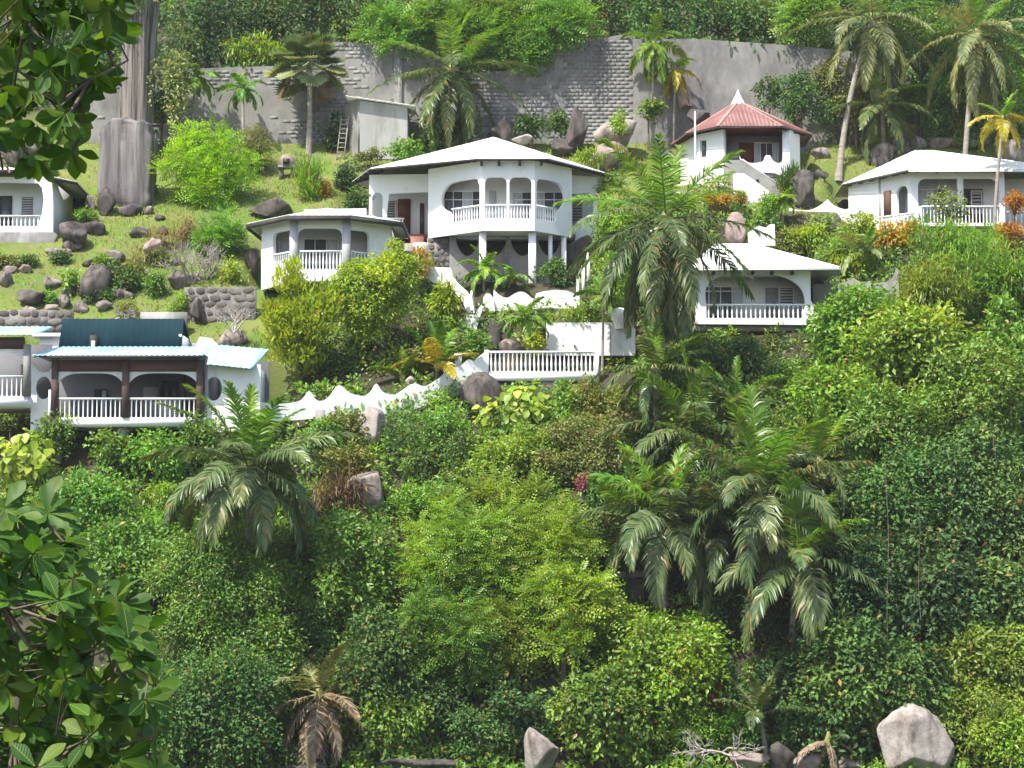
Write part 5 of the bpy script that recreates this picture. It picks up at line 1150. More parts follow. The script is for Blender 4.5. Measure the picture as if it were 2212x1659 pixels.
for (u, v, a, b, m) in ((1990, 110, 80, 70, 'l_mid'), (2060, 190, 70, 80, 'l_mid'), (2170, 180, 70, 90, 'l_fresh'), (1980, 240, 60, 60, 'l_dark'), (2080, 270, 60, 50, 'l_dark'), (1850, 240, 50, 55, 'l_olive'), (1790, 225, 45, 60, 'l_dark'), (1720, 215, 48, 60, 'l_dark'), (1800, 180, 50, 40, 'l_olive'), (2195, 290, 40, 60, 'l_dark'), (1660, 205, 24, 34, 'l_dark')):
    plant('tangled green shrub at the block wall @', u, v, a, b, m, L=.22, W=.11, Y=113.6 + rr.uniform(-.4, .5), group='tangled shrubs by the right wall')
plant('tree with pale variegated leaves beside the thick trunk', 372, 150, 58, 110, 'l_pale', L=.24, W=.13, Y=113, name='variegated_tree', cat='tree', cr=.4)
plant('dark shrub under the pale variegated tree', 350, 240, 45, 50, 'l_dark', L=.24, W=.12, Y=113.4)
# thick fluted trunk
h = thing('old_tree', 'old tree with very thick fluted pale trunk behind the standing rock', 'tree', (Xof(290, 112, 200), 112.0, Zof(300, 112)))
V = []; nz, na = 26, 40
for i in range(nz):
    z = -1.5 + i * .36; w = .84 + .25 * math.exp(-i / 5.0) + .12 * (i > 20) * (i - 20) / 5
    for j in range(na):
        a = 6.2832 * j / na; r_ = w * (.95 + .10 * math.sin(a * 6 + i * .08) + .06 * math.sin(a * 11 + 1 + i * .05) + .04 * math.sin(a * 17 + i * .13)); V.append((r_ * math.cos(a) + .012 * i, r_ * math.sin(a) * .8, z))
T = []
for i in range(nz - 1):
    for j in range(na):
        k2 = (j + 1) % na; T += [(i * na + j, i * na + k2, (i + 1) * na + k2, (i + 1) * na + j)]
link('trunk', mk_mesh('trunk', V, np.array(T), smooth=True), M['bark_pale'], h)
Rr = np.random.default_rng(77); cm = crown_mesh(Rr, sub_blobs(Rr, 2.6, 2.0, 1.3, 7), 'broad', .22, .1, .5); cm.build('crown', M['l_bright'], h, (0, 0, 8.2))
# ------------------------------------------------------------------ garden trees and shrubs
plant('lime green feathery tree glowing on the lawn', 452, 374, 114, 96, 'l_lime', 'pinnate', .13, .055, name='lime_tree', cat='tree', cr=.5, fwd=.1, nb=16, dens=1.0)
plant('grey-green wispy shrub behind the lime green tree', 545, 335, 48, 56, 'l_olive', L=.2, W=.05)
plant('leafy green shrub beside the leafless shrub', 482, 512, 44, 50, 'l_fresh', 'pinnate', .16, .07)
plant('yellow-tipped shrub beside the small villa', 500, 585, 20, 34, 'l_yellow', L=.2, W=.09)
plant('small columnar clipped shrub behind the teal roof', 385, 668, 22, 34, 'l_bright', L=.13, W=.07)
plant('yellow-green columnar shrub in front of the small villa', 645, 705, 80, 122, 'l_yellow', 'upright', .24, .08, Y=92.5, name='columnar_tree', cat='tree', cr=.34, nb=18, dens=1.5)
plant('broad yellow-green tree beside the small villa', 818, 645, 98, 112, 'l_yellow', L=.2, W=.11, Y=94, name='round_tree', cat='tree', cr=.38, nb=20, dens=1.7, trunk='bark_pale', tr=.25)
plant('spiky green shrub in the upper garden', 668, 400, 34, 42, 'l_fresh', 'upright', .5, .05)
plant('small yellow shrub in the upper garden', 702, 412, 17, 20, 'l_gold', L=.14, W=.07)
plant('leafy bright shrub behind the left roof slope', 876, 322, 36, 24, 'l_fresh', L=.26, W=.14, Y=110.5)
plant('low grassy shrub left of the shed', 800, 338, 40, 14, 'l_olive', L=.2, W=.08, Y=110.8)
plant('orange-yellow croton beside the white flower pot', 903, 572, 24, 34, 'l_gold', 'strap', .42, .07, Y=97)
plant('yellow-leaved cordyline beside the stair parapet', 965, 655, 28, 40, 'l_yellow', 'strap', .55, .10, Y=96)
plant('bright ferns behind the right roof slope', 1272, 345, 36, 16, 'l_bright', 'strap', .5, .06, Y=109)
for (u, v, a, b, m) in ((940, 255, 44, 50, 'l_dark'), (1150, 275, 34, 26, 'l_dark'), (1212, 272, 26, 34, 'l_dark'), (1400, 235, 34, 22, 'l_mid'), (1000, 290, 40, 26, 'l_black'), (720, 290, 24, 50, 'l_black')):
    plant('dark broad-leaved shrub at the foot of the block wall @', u, v, a, b, m, L=.3, W=.15, Y=113.4, group='dark shrubs at the foot of the wall')
plant('green sapling in front of the sunlit tan boulder', 1338, 270, 16, 30, 'l_bright', L=.2, W=.1, Y=110.6)
plant('dark shrub left of the large villa eave', 752, 392, 34, 34, 'l_black', L=.22, W=.1)
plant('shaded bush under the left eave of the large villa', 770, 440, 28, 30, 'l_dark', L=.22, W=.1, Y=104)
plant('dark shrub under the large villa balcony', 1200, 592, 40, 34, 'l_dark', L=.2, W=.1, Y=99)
plant('green hedge spilling over the plain white wall', 1245, 684, 66, 17, 'l_bright', L=.16, W=.08, Y=94.9, dep=.7)
plant('green hedge spilling over the stained wall', 1335, 682, 30, 15, 'l_olive', L=.16, W=.08, Y=95.2, dep=.7)
plant('bushy shrub beside the right porch of the large villa', 1325, 500, 48, 70, 'l_bright', L=.22, W=.11, Y=101)
plant('tall shrub behind the big coconut palm', 1330, 420, 36, 50, 'l_mid', L=.22, W=.1, Y=104)
plant('leafy shrubs under the tall palm', 1340, 600, 46, 50, 'l_bright', L=.24, W=.12, Y=96.5)
plant('low mixed shrub behind the balustrade', 1025, 745, 34, 26, 'l_fresh', L=.26, W=.13, Y=93.6)
plant('yellow-green ball shrub behind the balustrade', 1155, 742, 17, 26, 'l_yellow', L=.18, W=.09, Y=93)
plant('dark shrub at the corner of the stair parapet', 935, 655, 24, 40, 'l_dark', L=.2, W=.1, Y=97.5)
plant('dry shrub behind the wavy wall', 720, 800, 60, 46, 'l_dark', L=.22, W=.1, Y=93.5)
plant('dusty shrub behind the pointed wall crest', 900, 790, 34, 40, 'l_olive', L=.22, W=.1, Y=93)
plant('pink-tinged shrub among the lawn rocks', 285, 590, 30, 24, 'l_pink', L=.16, W=.08)
plant('green shrub between the lawn rocks', 262, 608, 30, 34, 'l_dark', L=.2, W=.1)
plant('green shrub beside the streaked boulder', 150, 612, 16, 34, 'l_fresh', L=.22, W=.1)
plant('pale pink flowering stems above the teal roof', 275, 672, 24, 22, 'l_pink', L=.12, W=.05, dens=.5)
for (u, v, a, b, m) in ((225, 572, 22, 18, 'l_mid'), (330, 620, 24, 26, 'l_mid'), (240, 398, 28, 14, 'l_olive'), (185, 470, 24, 16, 'l_bright'), (320, 415, 18, 12, 'l_olive'), (130, 562, 26, 12, 'l_dark'), (60, 568, 30, 11, 'l_dark'), (175, 445, 14, 22, 'l_dark'), (345, 560, 26, 18, 'l_olive'), (215, 640, 26, 18, 'l_dark'), (110, 648, 16, 14, 'l_fresh'), (290, 610, 20, 20, 'l_dark'), (15, 570, 26, 12, 'l_olive')):
    plant('low weedy plant among the lawn rocks @', u, v, a, b, m, L=.2, W=.08, group='weedy plants among the lawn rocks')
for (u, v, a, b) in ((350, 520, 40, 26), (300, 560, 30, 18), (395, 500, 34, 30), (170, 520, 20, 16)):
    plant('dry straw-coloured brush on the lawn @', u, v, a, b, 'l_dry', 'strap', .4, .03, dens=.4, group='dry brush on the lawn')
# right garden
for (u, v, a, b, m, s) in ((1740, 512, 60, 30, 'l_yellow', 'strap'), (1700, 535, 50, 28, 'l_olive', 'broad'), (1810, 545, 56, 40, 'l_bright', 'broad'), (1660, 470, 30, 40, 'l_bright', 'broad'), (1780, 490, 36, 22, 'l_pale', 'broad'), (1860, 490, 40, 24, 'l_yellow', 'broad'), (1850, 575, 60, 30, 'l_yellow', 'strap')):
    plant('yellow-green garden shrub between the two right-hand villas', u, v, a, b, m, s, .3 if s == 'strap' else .2, .06 if s == 'strap' else .1, group='garden shrubs between the right villas')
for (u, v, a, b, m) in ((1930, 520, 34, 34, 'l_gold'), (1960, 500, 24, 20, 'l_gold')):
    plant('golden croton below the angled balcony', u, v, a, b, m, L=.24, W=.09, Y=101.5, group='golden crotons')
plant('orange croton below the terrace rail', 2178, 522, 30, 36, 'l_orange', L=.24, W=.09, Y=100.5)
plant('orange croton on the right-hand terrace', 2192, 440, 20, 20, 'l_orange', L=.22, W=.08, Y=102)
for (u, v) in ((1533, 428), (1565, 432), (1600, 428)):
    plant('yellow flower head beside the planter box', u, v, 10, 9, 'l_gold', L=.1, W=.06, Y=104, name='flower', cat='flower', group='yellow flowers at the planter')
plant('leafy plant in the brown planter box', 1552, 405, 26, 18, 'l_pale', L=.3, W=.12, Y=104.5)
plant('agave-like plant beside the stair wall', 1700, 405, 26, 36, 'l_dark', 'upright', .7, .07, Y=106.5)
plant('tall light green sapling in front of the angled balcony', 2055, 440, 46, 40, 'l_pale', L=.2, W=.09, Y=100.6, dens=.35)
# the big mass of trees on the right
BR = 'broad-leaved bright grove tree @'; BG = 'bright trees of the right-hand grove'
for (u, v, a, b, m) in ((1850, 735, 100, 105, 'l_bright'), (1795, 880, 90, 95, 'l_bright'), (1960, 800, 120, 125, 'l_bright'), (1900, 960, 120, 105, 'l_mid'), (2090, 860, 125, 125, 'l_mid'), (2185, 780, 85, 120, 'l_mid')):
    plant(BR, u, v, a, b, m, L=.28, W=.16, name='grove_tree', cat='tree', group=BG, fwd=.9, nb=18, dep=.75)
for (u, v, a, b, m) in ((2060, 555, 115, 75, 'l_fresh'), (2150, 620, 95, 95, 'l_fresh'), (2010, 650, 85, 85, 'l_ygreen')):
    plant('light feathery bamboo-like clump below the right-hand terrace', u, v, a, b, m, 'strap', .40, .05, name='bamboo_clump', cat='bamboo', group='bamboo-like clumps', fwd=.6, dens=.9, nb=14)
for (u, v, a, b, m) in ((1930, 1110, 130, 125, 'l_dark'), (2070, 1070, 120, 125, 'l_blue'), (2185, 1120, 90, 150, 'l_blue'), (1865, 1280, 105, 125, 'l_black'), (2010, 1290, 120, 125, 'l_black'), (2150, 1320, 105, 100, 'l_blue'), (1850, 1460, 100, 115, 'l_dark'), (1950, 1480, 85, 90, 'l_dark')):
    plant('dark leafy grove tree @', u, v, a, b, m, L=.26, W=.14, name='grove_tree', cat='tree', group='dark trees of the right-hand grove', fwd=.9, nb=18, dep=.75)
for (u, v, a, b, m) in ((2085, 1445, 105, 85, 'l_ygreen'), (2180, 1450, 80, 100, 'l_ygreen'), (2110, 1565, 105, 85, 'l_ygreen'), (2190, 1620, 80, 80, 'l_bright'), (2035, 1535, 60, 48, 'l_ygreen')):
    plant('yellow-green sunlit tree @', u, v, a, b, m, L=.24, W=.12, name='sunny_tree', cat='tree', group='yellow-green trees at the bottom right', fwd=.6, nb=14)
for (u, v, a, b, m, lb) in ((470, 1290, 150, 140, 'l_mid', 'tall creeper-draped tree below the arching coconut palm'), (460, 1530, 150, 150, 'l_dark', 'large dark creeper-draped tree beside the dying palm'), (580, 1440, 80, 130, 'l_mid', 'narrow leafy tree uphill of the dying palm'), (290, 1220, 115, 90, 'l_mid', 'leafy tree behind the near tree\'s lower leaves'), (765, 1250, 95, 125, 'l_mid', 'upright leafy tree below the brown-pink boulder'), (820, 1440, 95, 95, 'l_dark', 'shaded leafy tree above the pale fallen fronds'), (1450, 1440, 105, 105, 'l_bright', 'bright leafy tree downhill from the concrete ledge'), (1300, 1540, 110, 85, 'l_mid', 'leafy tree uphill of the pointed grey boulder'), (200, 1100, 130, 70, 'l_fresh', 'broad bank of fresh creepers below the pale golden vine')):
    plant(lb, u, v, a, b, m, L=.21, W=.115, name='thicket_tree', cat='tree', fwd=.8, nb=20, dep=.7)
# the thicket below the terraces
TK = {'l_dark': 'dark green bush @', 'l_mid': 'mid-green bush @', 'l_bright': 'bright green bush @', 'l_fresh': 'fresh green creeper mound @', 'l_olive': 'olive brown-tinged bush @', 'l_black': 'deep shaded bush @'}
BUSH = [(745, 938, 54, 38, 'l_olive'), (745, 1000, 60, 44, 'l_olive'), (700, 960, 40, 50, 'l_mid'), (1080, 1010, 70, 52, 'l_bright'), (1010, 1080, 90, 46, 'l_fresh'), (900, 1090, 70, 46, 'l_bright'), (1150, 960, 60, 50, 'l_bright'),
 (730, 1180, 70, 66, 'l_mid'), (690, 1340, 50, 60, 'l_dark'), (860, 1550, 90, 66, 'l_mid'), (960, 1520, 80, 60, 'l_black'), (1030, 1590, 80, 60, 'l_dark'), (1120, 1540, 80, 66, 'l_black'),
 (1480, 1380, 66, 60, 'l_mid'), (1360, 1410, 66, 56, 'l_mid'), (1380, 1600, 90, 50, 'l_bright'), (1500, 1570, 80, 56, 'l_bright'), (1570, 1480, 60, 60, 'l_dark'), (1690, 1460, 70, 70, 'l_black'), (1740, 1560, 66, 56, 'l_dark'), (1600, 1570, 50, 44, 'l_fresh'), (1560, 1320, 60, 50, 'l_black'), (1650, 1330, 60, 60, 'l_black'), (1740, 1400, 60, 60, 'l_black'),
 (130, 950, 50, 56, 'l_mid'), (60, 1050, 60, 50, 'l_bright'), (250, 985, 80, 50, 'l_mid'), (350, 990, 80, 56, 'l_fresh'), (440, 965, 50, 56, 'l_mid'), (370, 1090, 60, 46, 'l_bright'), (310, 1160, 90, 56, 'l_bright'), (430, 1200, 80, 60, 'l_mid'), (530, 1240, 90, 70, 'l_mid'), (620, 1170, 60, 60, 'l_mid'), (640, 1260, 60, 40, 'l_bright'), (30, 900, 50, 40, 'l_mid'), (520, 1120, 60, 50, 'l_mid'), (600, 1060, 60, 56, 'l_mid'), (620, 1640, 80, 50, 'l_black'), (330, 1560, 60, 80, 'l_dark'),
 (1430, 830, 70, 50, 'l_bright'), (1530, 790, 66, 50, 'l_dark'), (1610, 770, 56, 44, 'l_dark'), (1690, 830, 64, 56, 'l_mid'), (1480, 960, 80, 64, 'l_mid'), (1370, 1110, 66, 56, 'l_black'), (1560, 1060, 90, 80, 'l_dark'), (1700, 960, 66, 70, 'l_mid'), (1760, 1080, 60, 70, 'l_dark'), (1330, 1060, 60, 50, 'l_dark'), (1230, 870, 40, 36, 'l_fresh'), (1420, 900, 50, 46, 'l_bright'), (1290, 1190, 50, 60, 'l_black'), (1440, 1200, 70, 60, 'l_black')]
for (u, v, a, b, m) in BUSH:
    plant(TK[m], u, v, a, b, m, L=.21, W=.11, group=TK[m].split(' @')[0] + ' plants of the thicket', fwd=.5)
plant('rounded mound of dark green vines beside the pale boulder', 932, 975, 108, 92, 'l_dark', L=.2, W=.11, Y=88.5, name='vine_mound', nb=9, cr=.42)
plant('fresh green crest of vines above the dark vine mound', 965, 915, 70, 30, 'l_fresh', L=.2, W=.1, Y=88.2, name='vine_mound')
for (u, v, a, b, m, lb) in ((1000, 1215, 125, 120, 'l_bright', 'soft feathery green tree above the dark dead twigs'), (1170, 1190, 125, 115, 'l_bright', 'soft feathery green tree beside the concrete ledge'), (965, 1370, 105, 115, 'l_mid', 'darker feathery tree beside the pale fallen fronds'), (1215, 1345, 125, 105, 'l_bright', 'spreading feathery tree downhill from the concrete ledge'), (1090, 1380, 90, 70, 'l_ygreen', 'yellowish feathery branch hanging over the dark dead twigs'), (1080, 1100, 140, 60, 'l_ygreen', 'feathery yellow-green crown below the rounded vine mound'), (1130, 1265, 90, 80, 'l_fresh', 'fresh green feathery crown among the middle feathery trees')):
    plant(lb, u, v, a, b, m, 'pinnate', .13, .06, name='feathery_tree', cat='tree', fwd=.9, cr=.48, nb=16, dep=.7, dens=.8)
plant('low feathery branch of fresh leaves beside the great feathery tree', 920, 1420, 60, 80, 'l_mid', 'pinnate', .13, .06, name='feathery_tree', cat='tree', fwd=.9, cr=.45, dens=.8)
for (u, v, a, b) in ((1290, 870, 70, 46), (1330, 920, 70, 50), (1240, 950, 60, 50), (1310, 990, 80, 46), (1200, 1010, 50, 40)):
    plant('bougainvillea with fading pink bracts below the balustrade', u, v, a, b, 'l_pink', L=.16, W=.09, name='bougainvillea', group='bougainvilleas below the balustrade', fwd=.6)
for (u, v, a, b, lb) in ((1243, 958, 16, 18, 'magenta bougainvillea blossoms below the balustrade'), (1300, 940, 14, 12, 'pale magenta blossoms among the bougainvillea'), (820, 1170, 18, 14, 'magenta blossoms in the middle of the thicket'), (1260, 1040, 12, 16, 'magenta blossoms in shade beside the palm fronds'), (665, 1195, 12, 10, 'small pink blossoms beside the drooping palm fronds')):
    plant(lb, u, v, a, b, 'l_magenta', L=.12, W=.08, name='blossom_cluster', cat='flower', fwd=2.2, dens=.8)
plant('dry brown brush around the brown-pink boulder', 740, 1085, 56, 46, 'l_rust', 'strap', .6, .05, Y=85.5)
plant('red cordyline at the foot of the coconut palms', 1535, 1495, 12, 30, 'l_red', 'strap', .5, .09, Y=79.5)
plant('pale-leaved vine at the lower right of the thicket', 1490, 1450, 34, 40, 'l_yellow', L=.3, W=.16, Y=80)
plant('pale round-leaved bush beside the palms', 1840, 1110, 44, 34, 'l_pale', L=.22, W=.13)
plant('pale tufted bush below the hanging lianas', 1900, 1360, 40, 34, 'l_pale', L=.26, W=.12, Y=80.5)
# large-leaved golden vines: every big leaf on its own
def leaf_mesh(name, prof, fold=.16, curl=.12, mat=None, r=.5):
    """leaf of unit length with mid rib; prof = half widths along it"""
    n = len(prof); V = []; T = []
    for i, w in enumerate(prof):
        t = i / (n - 1); z = -curl * t * t; V += [(t, -w, z + fold * w), (t, 0, z), (t, w, z + fold * w)]
    for i in range(n - 1):
        a = i * 3; T += [(a, a + 1, a + 4), (a, a + 4, a + 3), (a + 1, a + 2, a + 5), (a + 1, a + 5, a + 4)]
    me = mk_mesh(name, V, np.array(T), np.full(len(T), r), smooth=True); me.materials.append(mat); return me
HEART = (.02, .34, .40, .34, .22, .03); OBOV = (.03, .08, .14, .20, .25, .25, .17, .03)
def big_leaf_vine(label, u, v, ru, rv, Y, n, ml, seed):
    R = np.random.default_rng(seed); k = Y / F; c = Pt(u, v, Y); gz = g1(c[0], Y + .4); root = thing('leafy_vine', label, 'vine', (c[0], Y + .4, min(gz, c[2]))); off = c - np.array(root.location)
    ms = [leaf_mesh('leaf', HEART, .2, .15, M[ml], r) for r in (.1, .4, .7, .95)]
    st = MB()
    for i in range(5): st_ = R.normal(size=3) * np.array([ru * k * .4, .2, rv * k * .4]) + off; tube(st, [(0, 0, -.2), st_ * .5 + R.normal(size=3) * .1, st_], [.04, .03, .015], 5)
    st.build('stem', M['bark'], root)
    for i in range(n):
        d = unit(R.normal(size=3)); d[1] = -abs(d[1]); p = off + d * np.array([ru * k, .5 * min(ru, rv) * k, rv * k]) * R.uniform(.3, 1) ** .6
        o = link('leaf', ms[i % 4], None, root, tuple(p)); s = R.uniform(.26, .5); o.scale = (s, s, s)
        nrm = Vector(unit(d * .5 + np.array([0, -.5, .6]) + R.normal(size=3) * .4)); dr = Vector(unit(R.normal(size=3) * .6 + np.array([0, -.1, -.8]))); x = (dr - nrm * dr.dot(nrm)).normalized(); y = nrm.cross(x)
        o.rotation_euler = Matrix((x, y, nrm)).transposed().to_euler()
big_leaf_vine('golden heart-leaved vine climbing beside the dark rounded boulder', 1135, 895, 60, 70, 89, 140, 'l_yellow', 1)
big_leaf_vine('pale golden leafy vine at the left below the verandah villa', 45, 985, 66, 62, 85.5, 150, 'l_yellow', 2)
big_leaf_vine('trailing golden vine below the rounded boulder', 1060, 900, 30, 44, 88.6, 40, 'l_yellow', 3)
# ------------------------------------------------------------------ palms
palm('tall coconut palm with long hanging fronds in front of the right villa', 1438, 470, 89, 262, 40, base=(1420, 89.6), emax=86, emin=-86, hang=1.1, ll=1.0, nl=60, nuts=5, tr=.17, droop=(30, 70), az0=1.2, qp=.55)
palm('arching coconut palm in front of the wavy parapet wall', 535, 1010, 80.5, 235, 30, base=(545, 82.5), emax=86, emin=-32, hang=1.0, ll=.95, nl=58, nuts=5, droop=(28, 98), az0=1.9, seed=4242)
PR = [('coconut palm with upright spear frond in the palm group', 1640, 1060, 81.5, 265, 26, 1.6), ('coconut palm leaning left in the palm group', 1445, 1120, 82, 220, 24, .4), ('lowest coconut palm of the palm group', 1725, 1210, 80.5, 225, 24, 2.0), ('coconut palm high at the back of the palm group', 1500, 930, 86.5, 210, 22, 2.8), ('coconut palm with broken fronds at the centre of the palm group', 1560, 1140, 82.5, 200, 20, .9), ('small coconut palm at the foot of the tall palm', 1415, 800, 87.6, 150, 18, 1.0), ('coconut palm at the right of the palm group', 1770, 1000, 83.5, 170, 16, 2.3), ('coconut palm spreading over the concrete ledge', 1375, 1130, 82.8, 170, 18, 3.1), ('bright young coconut palm under the right villa', 1590, 880, 87.5, 150, 14, .7)]
for (lb, u, v, Y, L, n, a) in PR: palm(lb, u, v, Y, L, n, emax=88, emin=-38, hang=1.0, ll=1.0, nl=60, droop=(25, 96), az0=a, yfrac=.18)
palm('coconut palm leaning in front of the block wall beside the forest', 975, 150, 112.8, 190, 28, emax=86, emin=-75, mat='p_green', hang=.8, ll=.8, droop=(30, 60), dry=1)
palm('small palm with drooping fronds against the block wall', 524, 190, 113, 66, 12, base=(527, 112.8), emax=70, emin=-30, ll=1.3, mat='l_fresh', young='l_fresh', tr=.09, droop=(60, 90), nl=30)
palm('young palm with long ribbon fronds beside the variegated tree', 425, 165, 113, 66, 12, emax=70, emin=-30, ll=1.3, mat='l_fresh', young='l_bright', tr=.09, droop=(70, 100), nl=30)
palm('yellowish palm with hanging fronds in front of the block wall', 1412, 95, 113.6, 90, 18, base=(1409, 113.8), emax=80, emin=-70, mat='p_young', young='p_young', hang=.9, ll=1.1, tr=.08, droop=(70, 90), nl=36)
palm('yellow-leaved palm beside the hanging palm at the wall', 1460, 150, 114, 70, 10, emax=60, emin=-60, mat='p_yellow', young='p_young', hang=.9, ll=1.1, tr=.07, droop=(60, 90), nl=30)
palm('leaning coconut palm with slanting bare trunk right of the pavilion', 1885, 40, 111.5, 200, 30, base=(1806, 110.8), emax=80, emin=-84, mat='p_pale', hang=.9, ll=.85, tr=.15, droop=(45, 60), dry=1)
palm('coconut palm with straight trunk behind the villa with steep roof', 2110, 70, 110.5, 190, 30, base=(2068, 110), emax=80, emin=-80, mat='p_pale', hang=.9, ll=.85, tr=.15, droop=(45, 60), dry=1, nuts=4)
palm('young yellow coconut palm at the right edge', 2168, 255, 102, 82, 12, base=(2140, 101.4), emax=75, emin=-50, mat='p_yellow', young='p_young', hang=.7, ll=1.2, tr=.09, droop=(45, 80), nl=36)
palm('bushy palm with orange flower stalk between the tall palms', 1905, 225, 111.5, 130, 16, emax=85, emin=-60, mat='p_green', hang=.8, ll=.9, tr=.15, droop=(45, 75))
palm('young palm in the croton bed below the angled balcony', 1868, 545, 99.5, 95, 11, emax=86, emin=-5, mat='l_pale', young='l_fresh', hang=.7, ll=1.1, tr=.1, droop=(35, 80), nl=36)
palm('slender green palm in front of the undercroft columns', 1045, 582, 98, 72, 12, base=(1045, 97.9), emax=75, emin=-20, mat='l_fresh', young='l_fresh', ll=1.2, tr=.06, droop=(60, 90), nl=32)
palm('small drooping palm right of the slender green palm', 1105, 600, 97.6, 60, 9, emax=70, emin=-20, mat='l_mid', young='l_fresh', ll=1.2, tr=.06, droop=(60, 90), nl=30)
palm('slender palm rising behind the terrace balustrade', 1135, 690, 93.6, 76, 12, base=(1138, 93.7), emax=75, emin=-25, mat='l_fresh', young='l_bright', ll=1.2, tr=.07, droop=(60, 90), nl=32)
palm('slender palm beside the stained retaining wall', 1305, 640, 94.1, 72, 11, base=(1300, 94.1), emax=75, emin=-25, mat='l_mid', young='l_bright', ll=1.2, tr=.06, droop=(60, 90), nl=32)
palm('small fresh palm in front of the pavilion stair', 1690, 432, 103.8, 46, 11, base=(1690, 103.9), emax=70, emin=-20, mat='l_bright', young='l_fresh', ll=1.4, tr=.07, droop=(60, 90), nl=28)
palm('yellow young coconut palm behind the wavy wall', 945, 790, 91.6, 125, 11, emax=86, emin=15, mat='p_yellow', young='p_young', hang=.5, ll=.9, tr=.1, droop=(25, 60), yfrac=.5)
palm('young coconut palm in the corner behind the wavy wall', 870, 815, 92.2, 90, 9, emax=86, emin=20, mat='p_young', young='p_young', hang=.5, ll=.9, tr=.1, droop=(25, 60))
palm('fallen-looking pale palm fronds in the dark thicket', 790, 1430, 80.5, 75, 7, emax=50, emin=-10, mat='p_pale', young='p_pale', hang=.8, ll=.9, tr=.08, droop=(40, 80))
palm('low young palm at the foot of the palm group', 1640, 1545, 78.8, 130, 9, emax=88, emin=20, mat='p_green', young='p_green', hang=.6, ll=.9, tr=.1, droop=(25, 60))
palm('dying palm with brown hanging fronds at the bottom of the thicket', 690, 1500, 78.6, 180, 20, emax=70, emin=-84, mat='p_dry', young='p_pale', hang=.8, ll=.85, tr=.13, droop=(40, 70), yfrac=.25)
palm('dry collapsed palm among the reddish boulders', 1790, 1600, 78.2, 110, 9, emax=30, emin=-60, mat='p_dry', young='p_green', hang=.9, ll=.8, tr=.1, droop=(40, 60), yfrac=.2)
fan_palm('fan palm with stiff round fronds in front of the block wall', 668, 150, 112.8, 26, 1.5, 1.05)
# ------------------------------------------------------------------ bare shrubs, branches and lianas
def bare(label, u, v, Y, hpx, n, seed, mat='twig', spread=.8, name='leafless_shrub', down=False, r0=.045):
    R = np.random.default_rng(seed); k = Y / F; p = Pt(u, v, Y); root = thing(name, label, 'shrub', tuple(p)); m = MB()
    def grow(b, d, l, r, lev):
        e = b + d * l; tube(m, [b, (b + e) / 2 + R.normal(size=3) * l * .06, e], [r, r * .85, r * .6], 4)
        if lev == 0: return
        for _ in range(3 if lev > 1 else 4):
            d2 = unit(d + R.normal(size=3) * .55 + np.array([0, 0, .12])); grow(b + d * l * R.uniform(.55, 1), d2, l * R.uniform(.55, .8), r * .58, lev - 1)
    for i in range(n):
        a = R.uniform(0, 6.28); d = unit(np.array([math.cos(a) * spread, math.sin(a) * spread * .6 - .1, 1.0 if not down else R.uniform(-.3, .3)])); grow(np.array([0, 0, -.1]), d, hpx * k * .42, r0, 3)
    m.build('branches', M[mat], root); return root
bare('grey leafless shrub spreading over the lawn rocks', 415, 615, hit(415, 612), 120, 6, 9)
bare('second grey leafless shrub beside the small villa', 440, 610, hit(440, 612) + .3, 100, 4, 10)
bare('dry twiggy stems in front of the rubble wall', 505, 715, 93.2, 80, 5, 12)
bare('pale stems of a leafless frangipani above the teal roof', 268, 698, 94.3, 46, 5, 13, mat='twig', r0=.06)
bare('pale bare branches lying across the lower thicket', 1560, 1620, 77.6, 120, 5, 14, spread=1.4, down=True)
bare('dark dead twigs under the feathery tree', 1050, 1400, 80.2, 90, 5, 15, mat='bark', down=True, spread=1.2, r0=.03)
for (u, v0, v1) in ((1920, 1000, 1390), (1988, 1085, 1340), (2150, 905, 1010)):
    Y = 78.4; h = thing('liana', 'thin pale liana hanging in front of the dark grove', 'liana', tuple(Pt(u, v1, Y)), 'hanging lianas'); m = MB(); n = 14
    hh = (v1 - v0) * Y / F; tube(m, [(.05 * math.sin(i * .5 + u), .03 * math.cos(i * .7), hh * i / n) for i in range(n + 1)], .011, 5); m.build('stem', M['bark'], h)
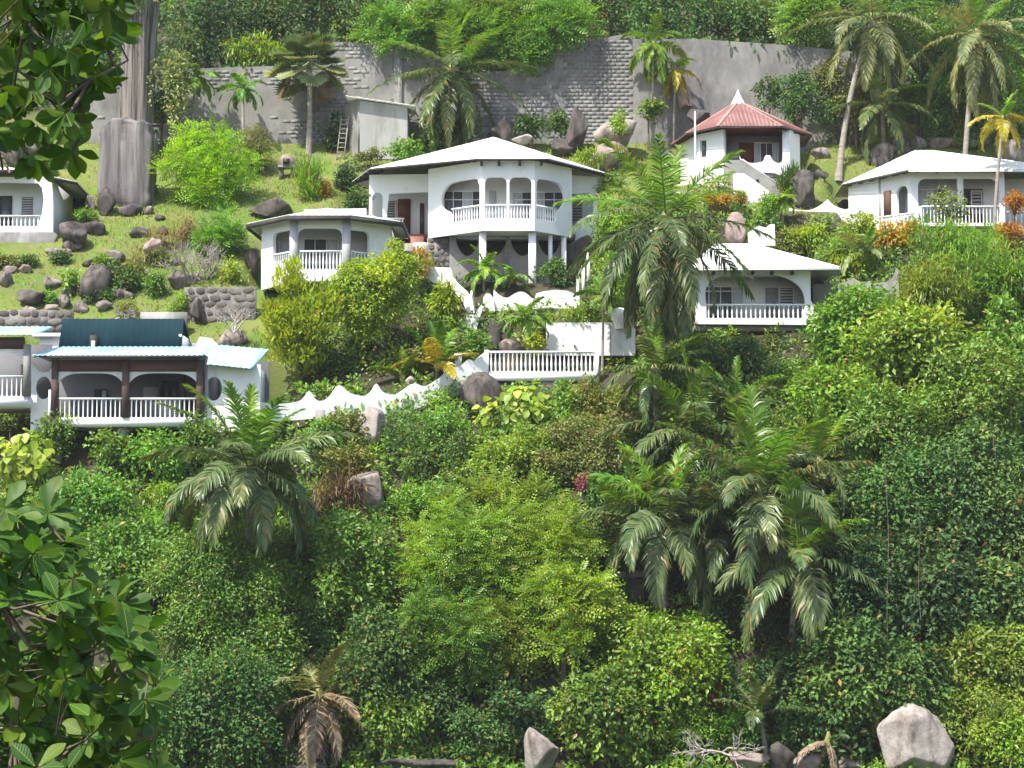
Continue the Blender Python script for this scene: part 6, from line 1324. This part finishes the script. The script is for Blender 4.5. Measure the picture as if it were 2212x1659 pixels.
# ------------------------------------------------------------------ the big-leaved tree close to the camera
def almond():
    R = np.random.default_rng(21); Yt = 16.0; bx, by = -5.6, 16.8; bz = g1(bx, by)
    root = thing('almond_tree', 'big-leaved tree close by, its branches framing the left edge', 'tree', (bx, by, bz)); O = np.array([bx, by, bz])
    t = MB(); fork1 = np.array([-5.3, 16.6, -1.2]); fork2 = np.array([-5.2, 16.5, 2.6])
    tube(t, [(0, 0, -.4), (fork1 - O) * .5 + (.1, 0, 0), fork1 - O, fork2 - O, fork2 - O + (.1, 0, 2.5)], [.22, .18, .15, .12, .05], 9)
    spots = []
    def region(fn, n, ys, fork):
        c = 0
        while c < n:
            u = R.uniform(-120, 400); v = R.uniform(-120, 1800)
            if fn(u, v): spots.append((u, v, R.uniform(*ys), fork)); c += 1
    # outline of the hanging upper branch and of the lower crown
    upx = lambda v: np.interp(v, [-120, 60, 140, 200, 260, 330, 390], [285, 275, 250, 225, 195, 190, 120])
    upl = lambda v: np.interp(v, [-120, 200, 300, 390], [-130, -130, 20, 100])
    lox = lambda v: np.interp(v, [1040, 1100, 1180, 1260, 1300, 1450, 1600, 1800], [60, 150, 185, 200, 290, 350, 365, 360])
    region(lambda u, v: v < 375 and upl(v) < u < upx(v) - 16, 125, (15.2, 17.6), 2)
    region(lambda u, v: v > 1085 and u < lox(v) - 18, 260, (15.0, 17.8), 1)
    ms = [leaf_mesh('leaf', OBOV, .18, .16, M['l_almond'], r) for r in (.05, .25, .45, .6, .8, .98)]
    data = []
    mains = [(Pt(u, v, Y), fk) for i, (u, v, Y, fk) in enumerate(spots) if i % 7 == 0]
    for i, (u, v, Y, fk) in enumerate(spots):
        p = Pt(u, v, Y); f = fork1 if fk == 1 else fork2
        if i % 7: f = min((q for q, g in mains if g == fk), key=lambda q: np.linalg.norm(q - p)) + np.array([-.05, .05, -.03])
        else: f = f + np.array([0, 0, (p[2] - f[2]) * .45])
        q = f * .4 + p * .6 + R.normal(size=3) * .1 + np.array([0, 0, -.12 if fk == 2 else -.1]); tube(t, [f - O, (f * .7 + q * .3) - O, q - O, p - O], [.022, .016, .010, .005], 5)
        nl = R.integers(6, 10); ax = unit(np.array([.35, -.25, .35 if fk == 1 else -.5]) + R.normal(size=3) * .4)
        a1 = unit(np.cross(ax, [0, 0, 1.])); a2 = np.cross(ax, a1)
        for i in range(nl):
            a = 6.283 * i / nl + R.uniform(-.3, .3); d = unit(a1 * math.cos(a) + a2 * math.sin(a) + ax * R.uniform(.2, .9) + np.array([0, 0, -.35])); nr = unit(ax + np.array([0, -.2, .6]) + R.normal(size=3) * .35)
            data.append((Y, p + d * .02, d, nr, R.uniform(.15, .25), R.integers(0, 6)))
    t.build('trunk', M['bark'], root, smooth=True)
    data.sort(key=lambda q: q[0]); rest = MB()
    for i, (Y, p, d, nr, s, j) in enumerate(data):
        x = Vector(d); n_ = Vector(nr); z = (n_ - x * n_.dot(x)).normalized(); y = z.cross(x); rot = Matrix((x, y, z)).transposed()
        if i < 300:
            o = link('leaf', ms[j], None, root, tuple(p - O)); o.scale = (s, s, s); o.rotation_euler = rot.to_euler()
        else:
            me = ms[j]; V = np.array([v.co[:] for v in me.vertices]) @ np.array(rot).T * s + (p - O); T = np.array([q.vertices[:] for q in me.polygons]); rest.add(V, T, [.05, .25, .45, .6, .8, .98][j])
    o = rest.build('foliage', M['l_almond'], root, smooth=True); o['kind'] = 'stuff'
almond()

# ------------------------------------------------------------------ thin sunlit air between the camera and the hill
def haze():
    m = bpy.data.materials.new('haze'); m.use_nodes = True; nt = m.node_tree; nt.nodes.clear()
    o = nt.nodes.new('ShaderNodeOutputMaterial'); v = nt.nodes.new('ShaderNodeVolumePrincipled')
    v.inputs['Color'].default_value = (.93, .96, 1.0, 1); v.inputs['Density'].default_value = HAZE; v.inputs['Anisotropy'].default_value = .0
    nt.links.new(v.outputs[0], o.inputs['Volume'])
    b = MB(); mbox(b, -152, 152, -22, 207, -16, 100); tag(b.build('haze', m), 'thin pale haze over the whole hillside', 'haze', kind='stuff')
HAZE = .00018
haze()
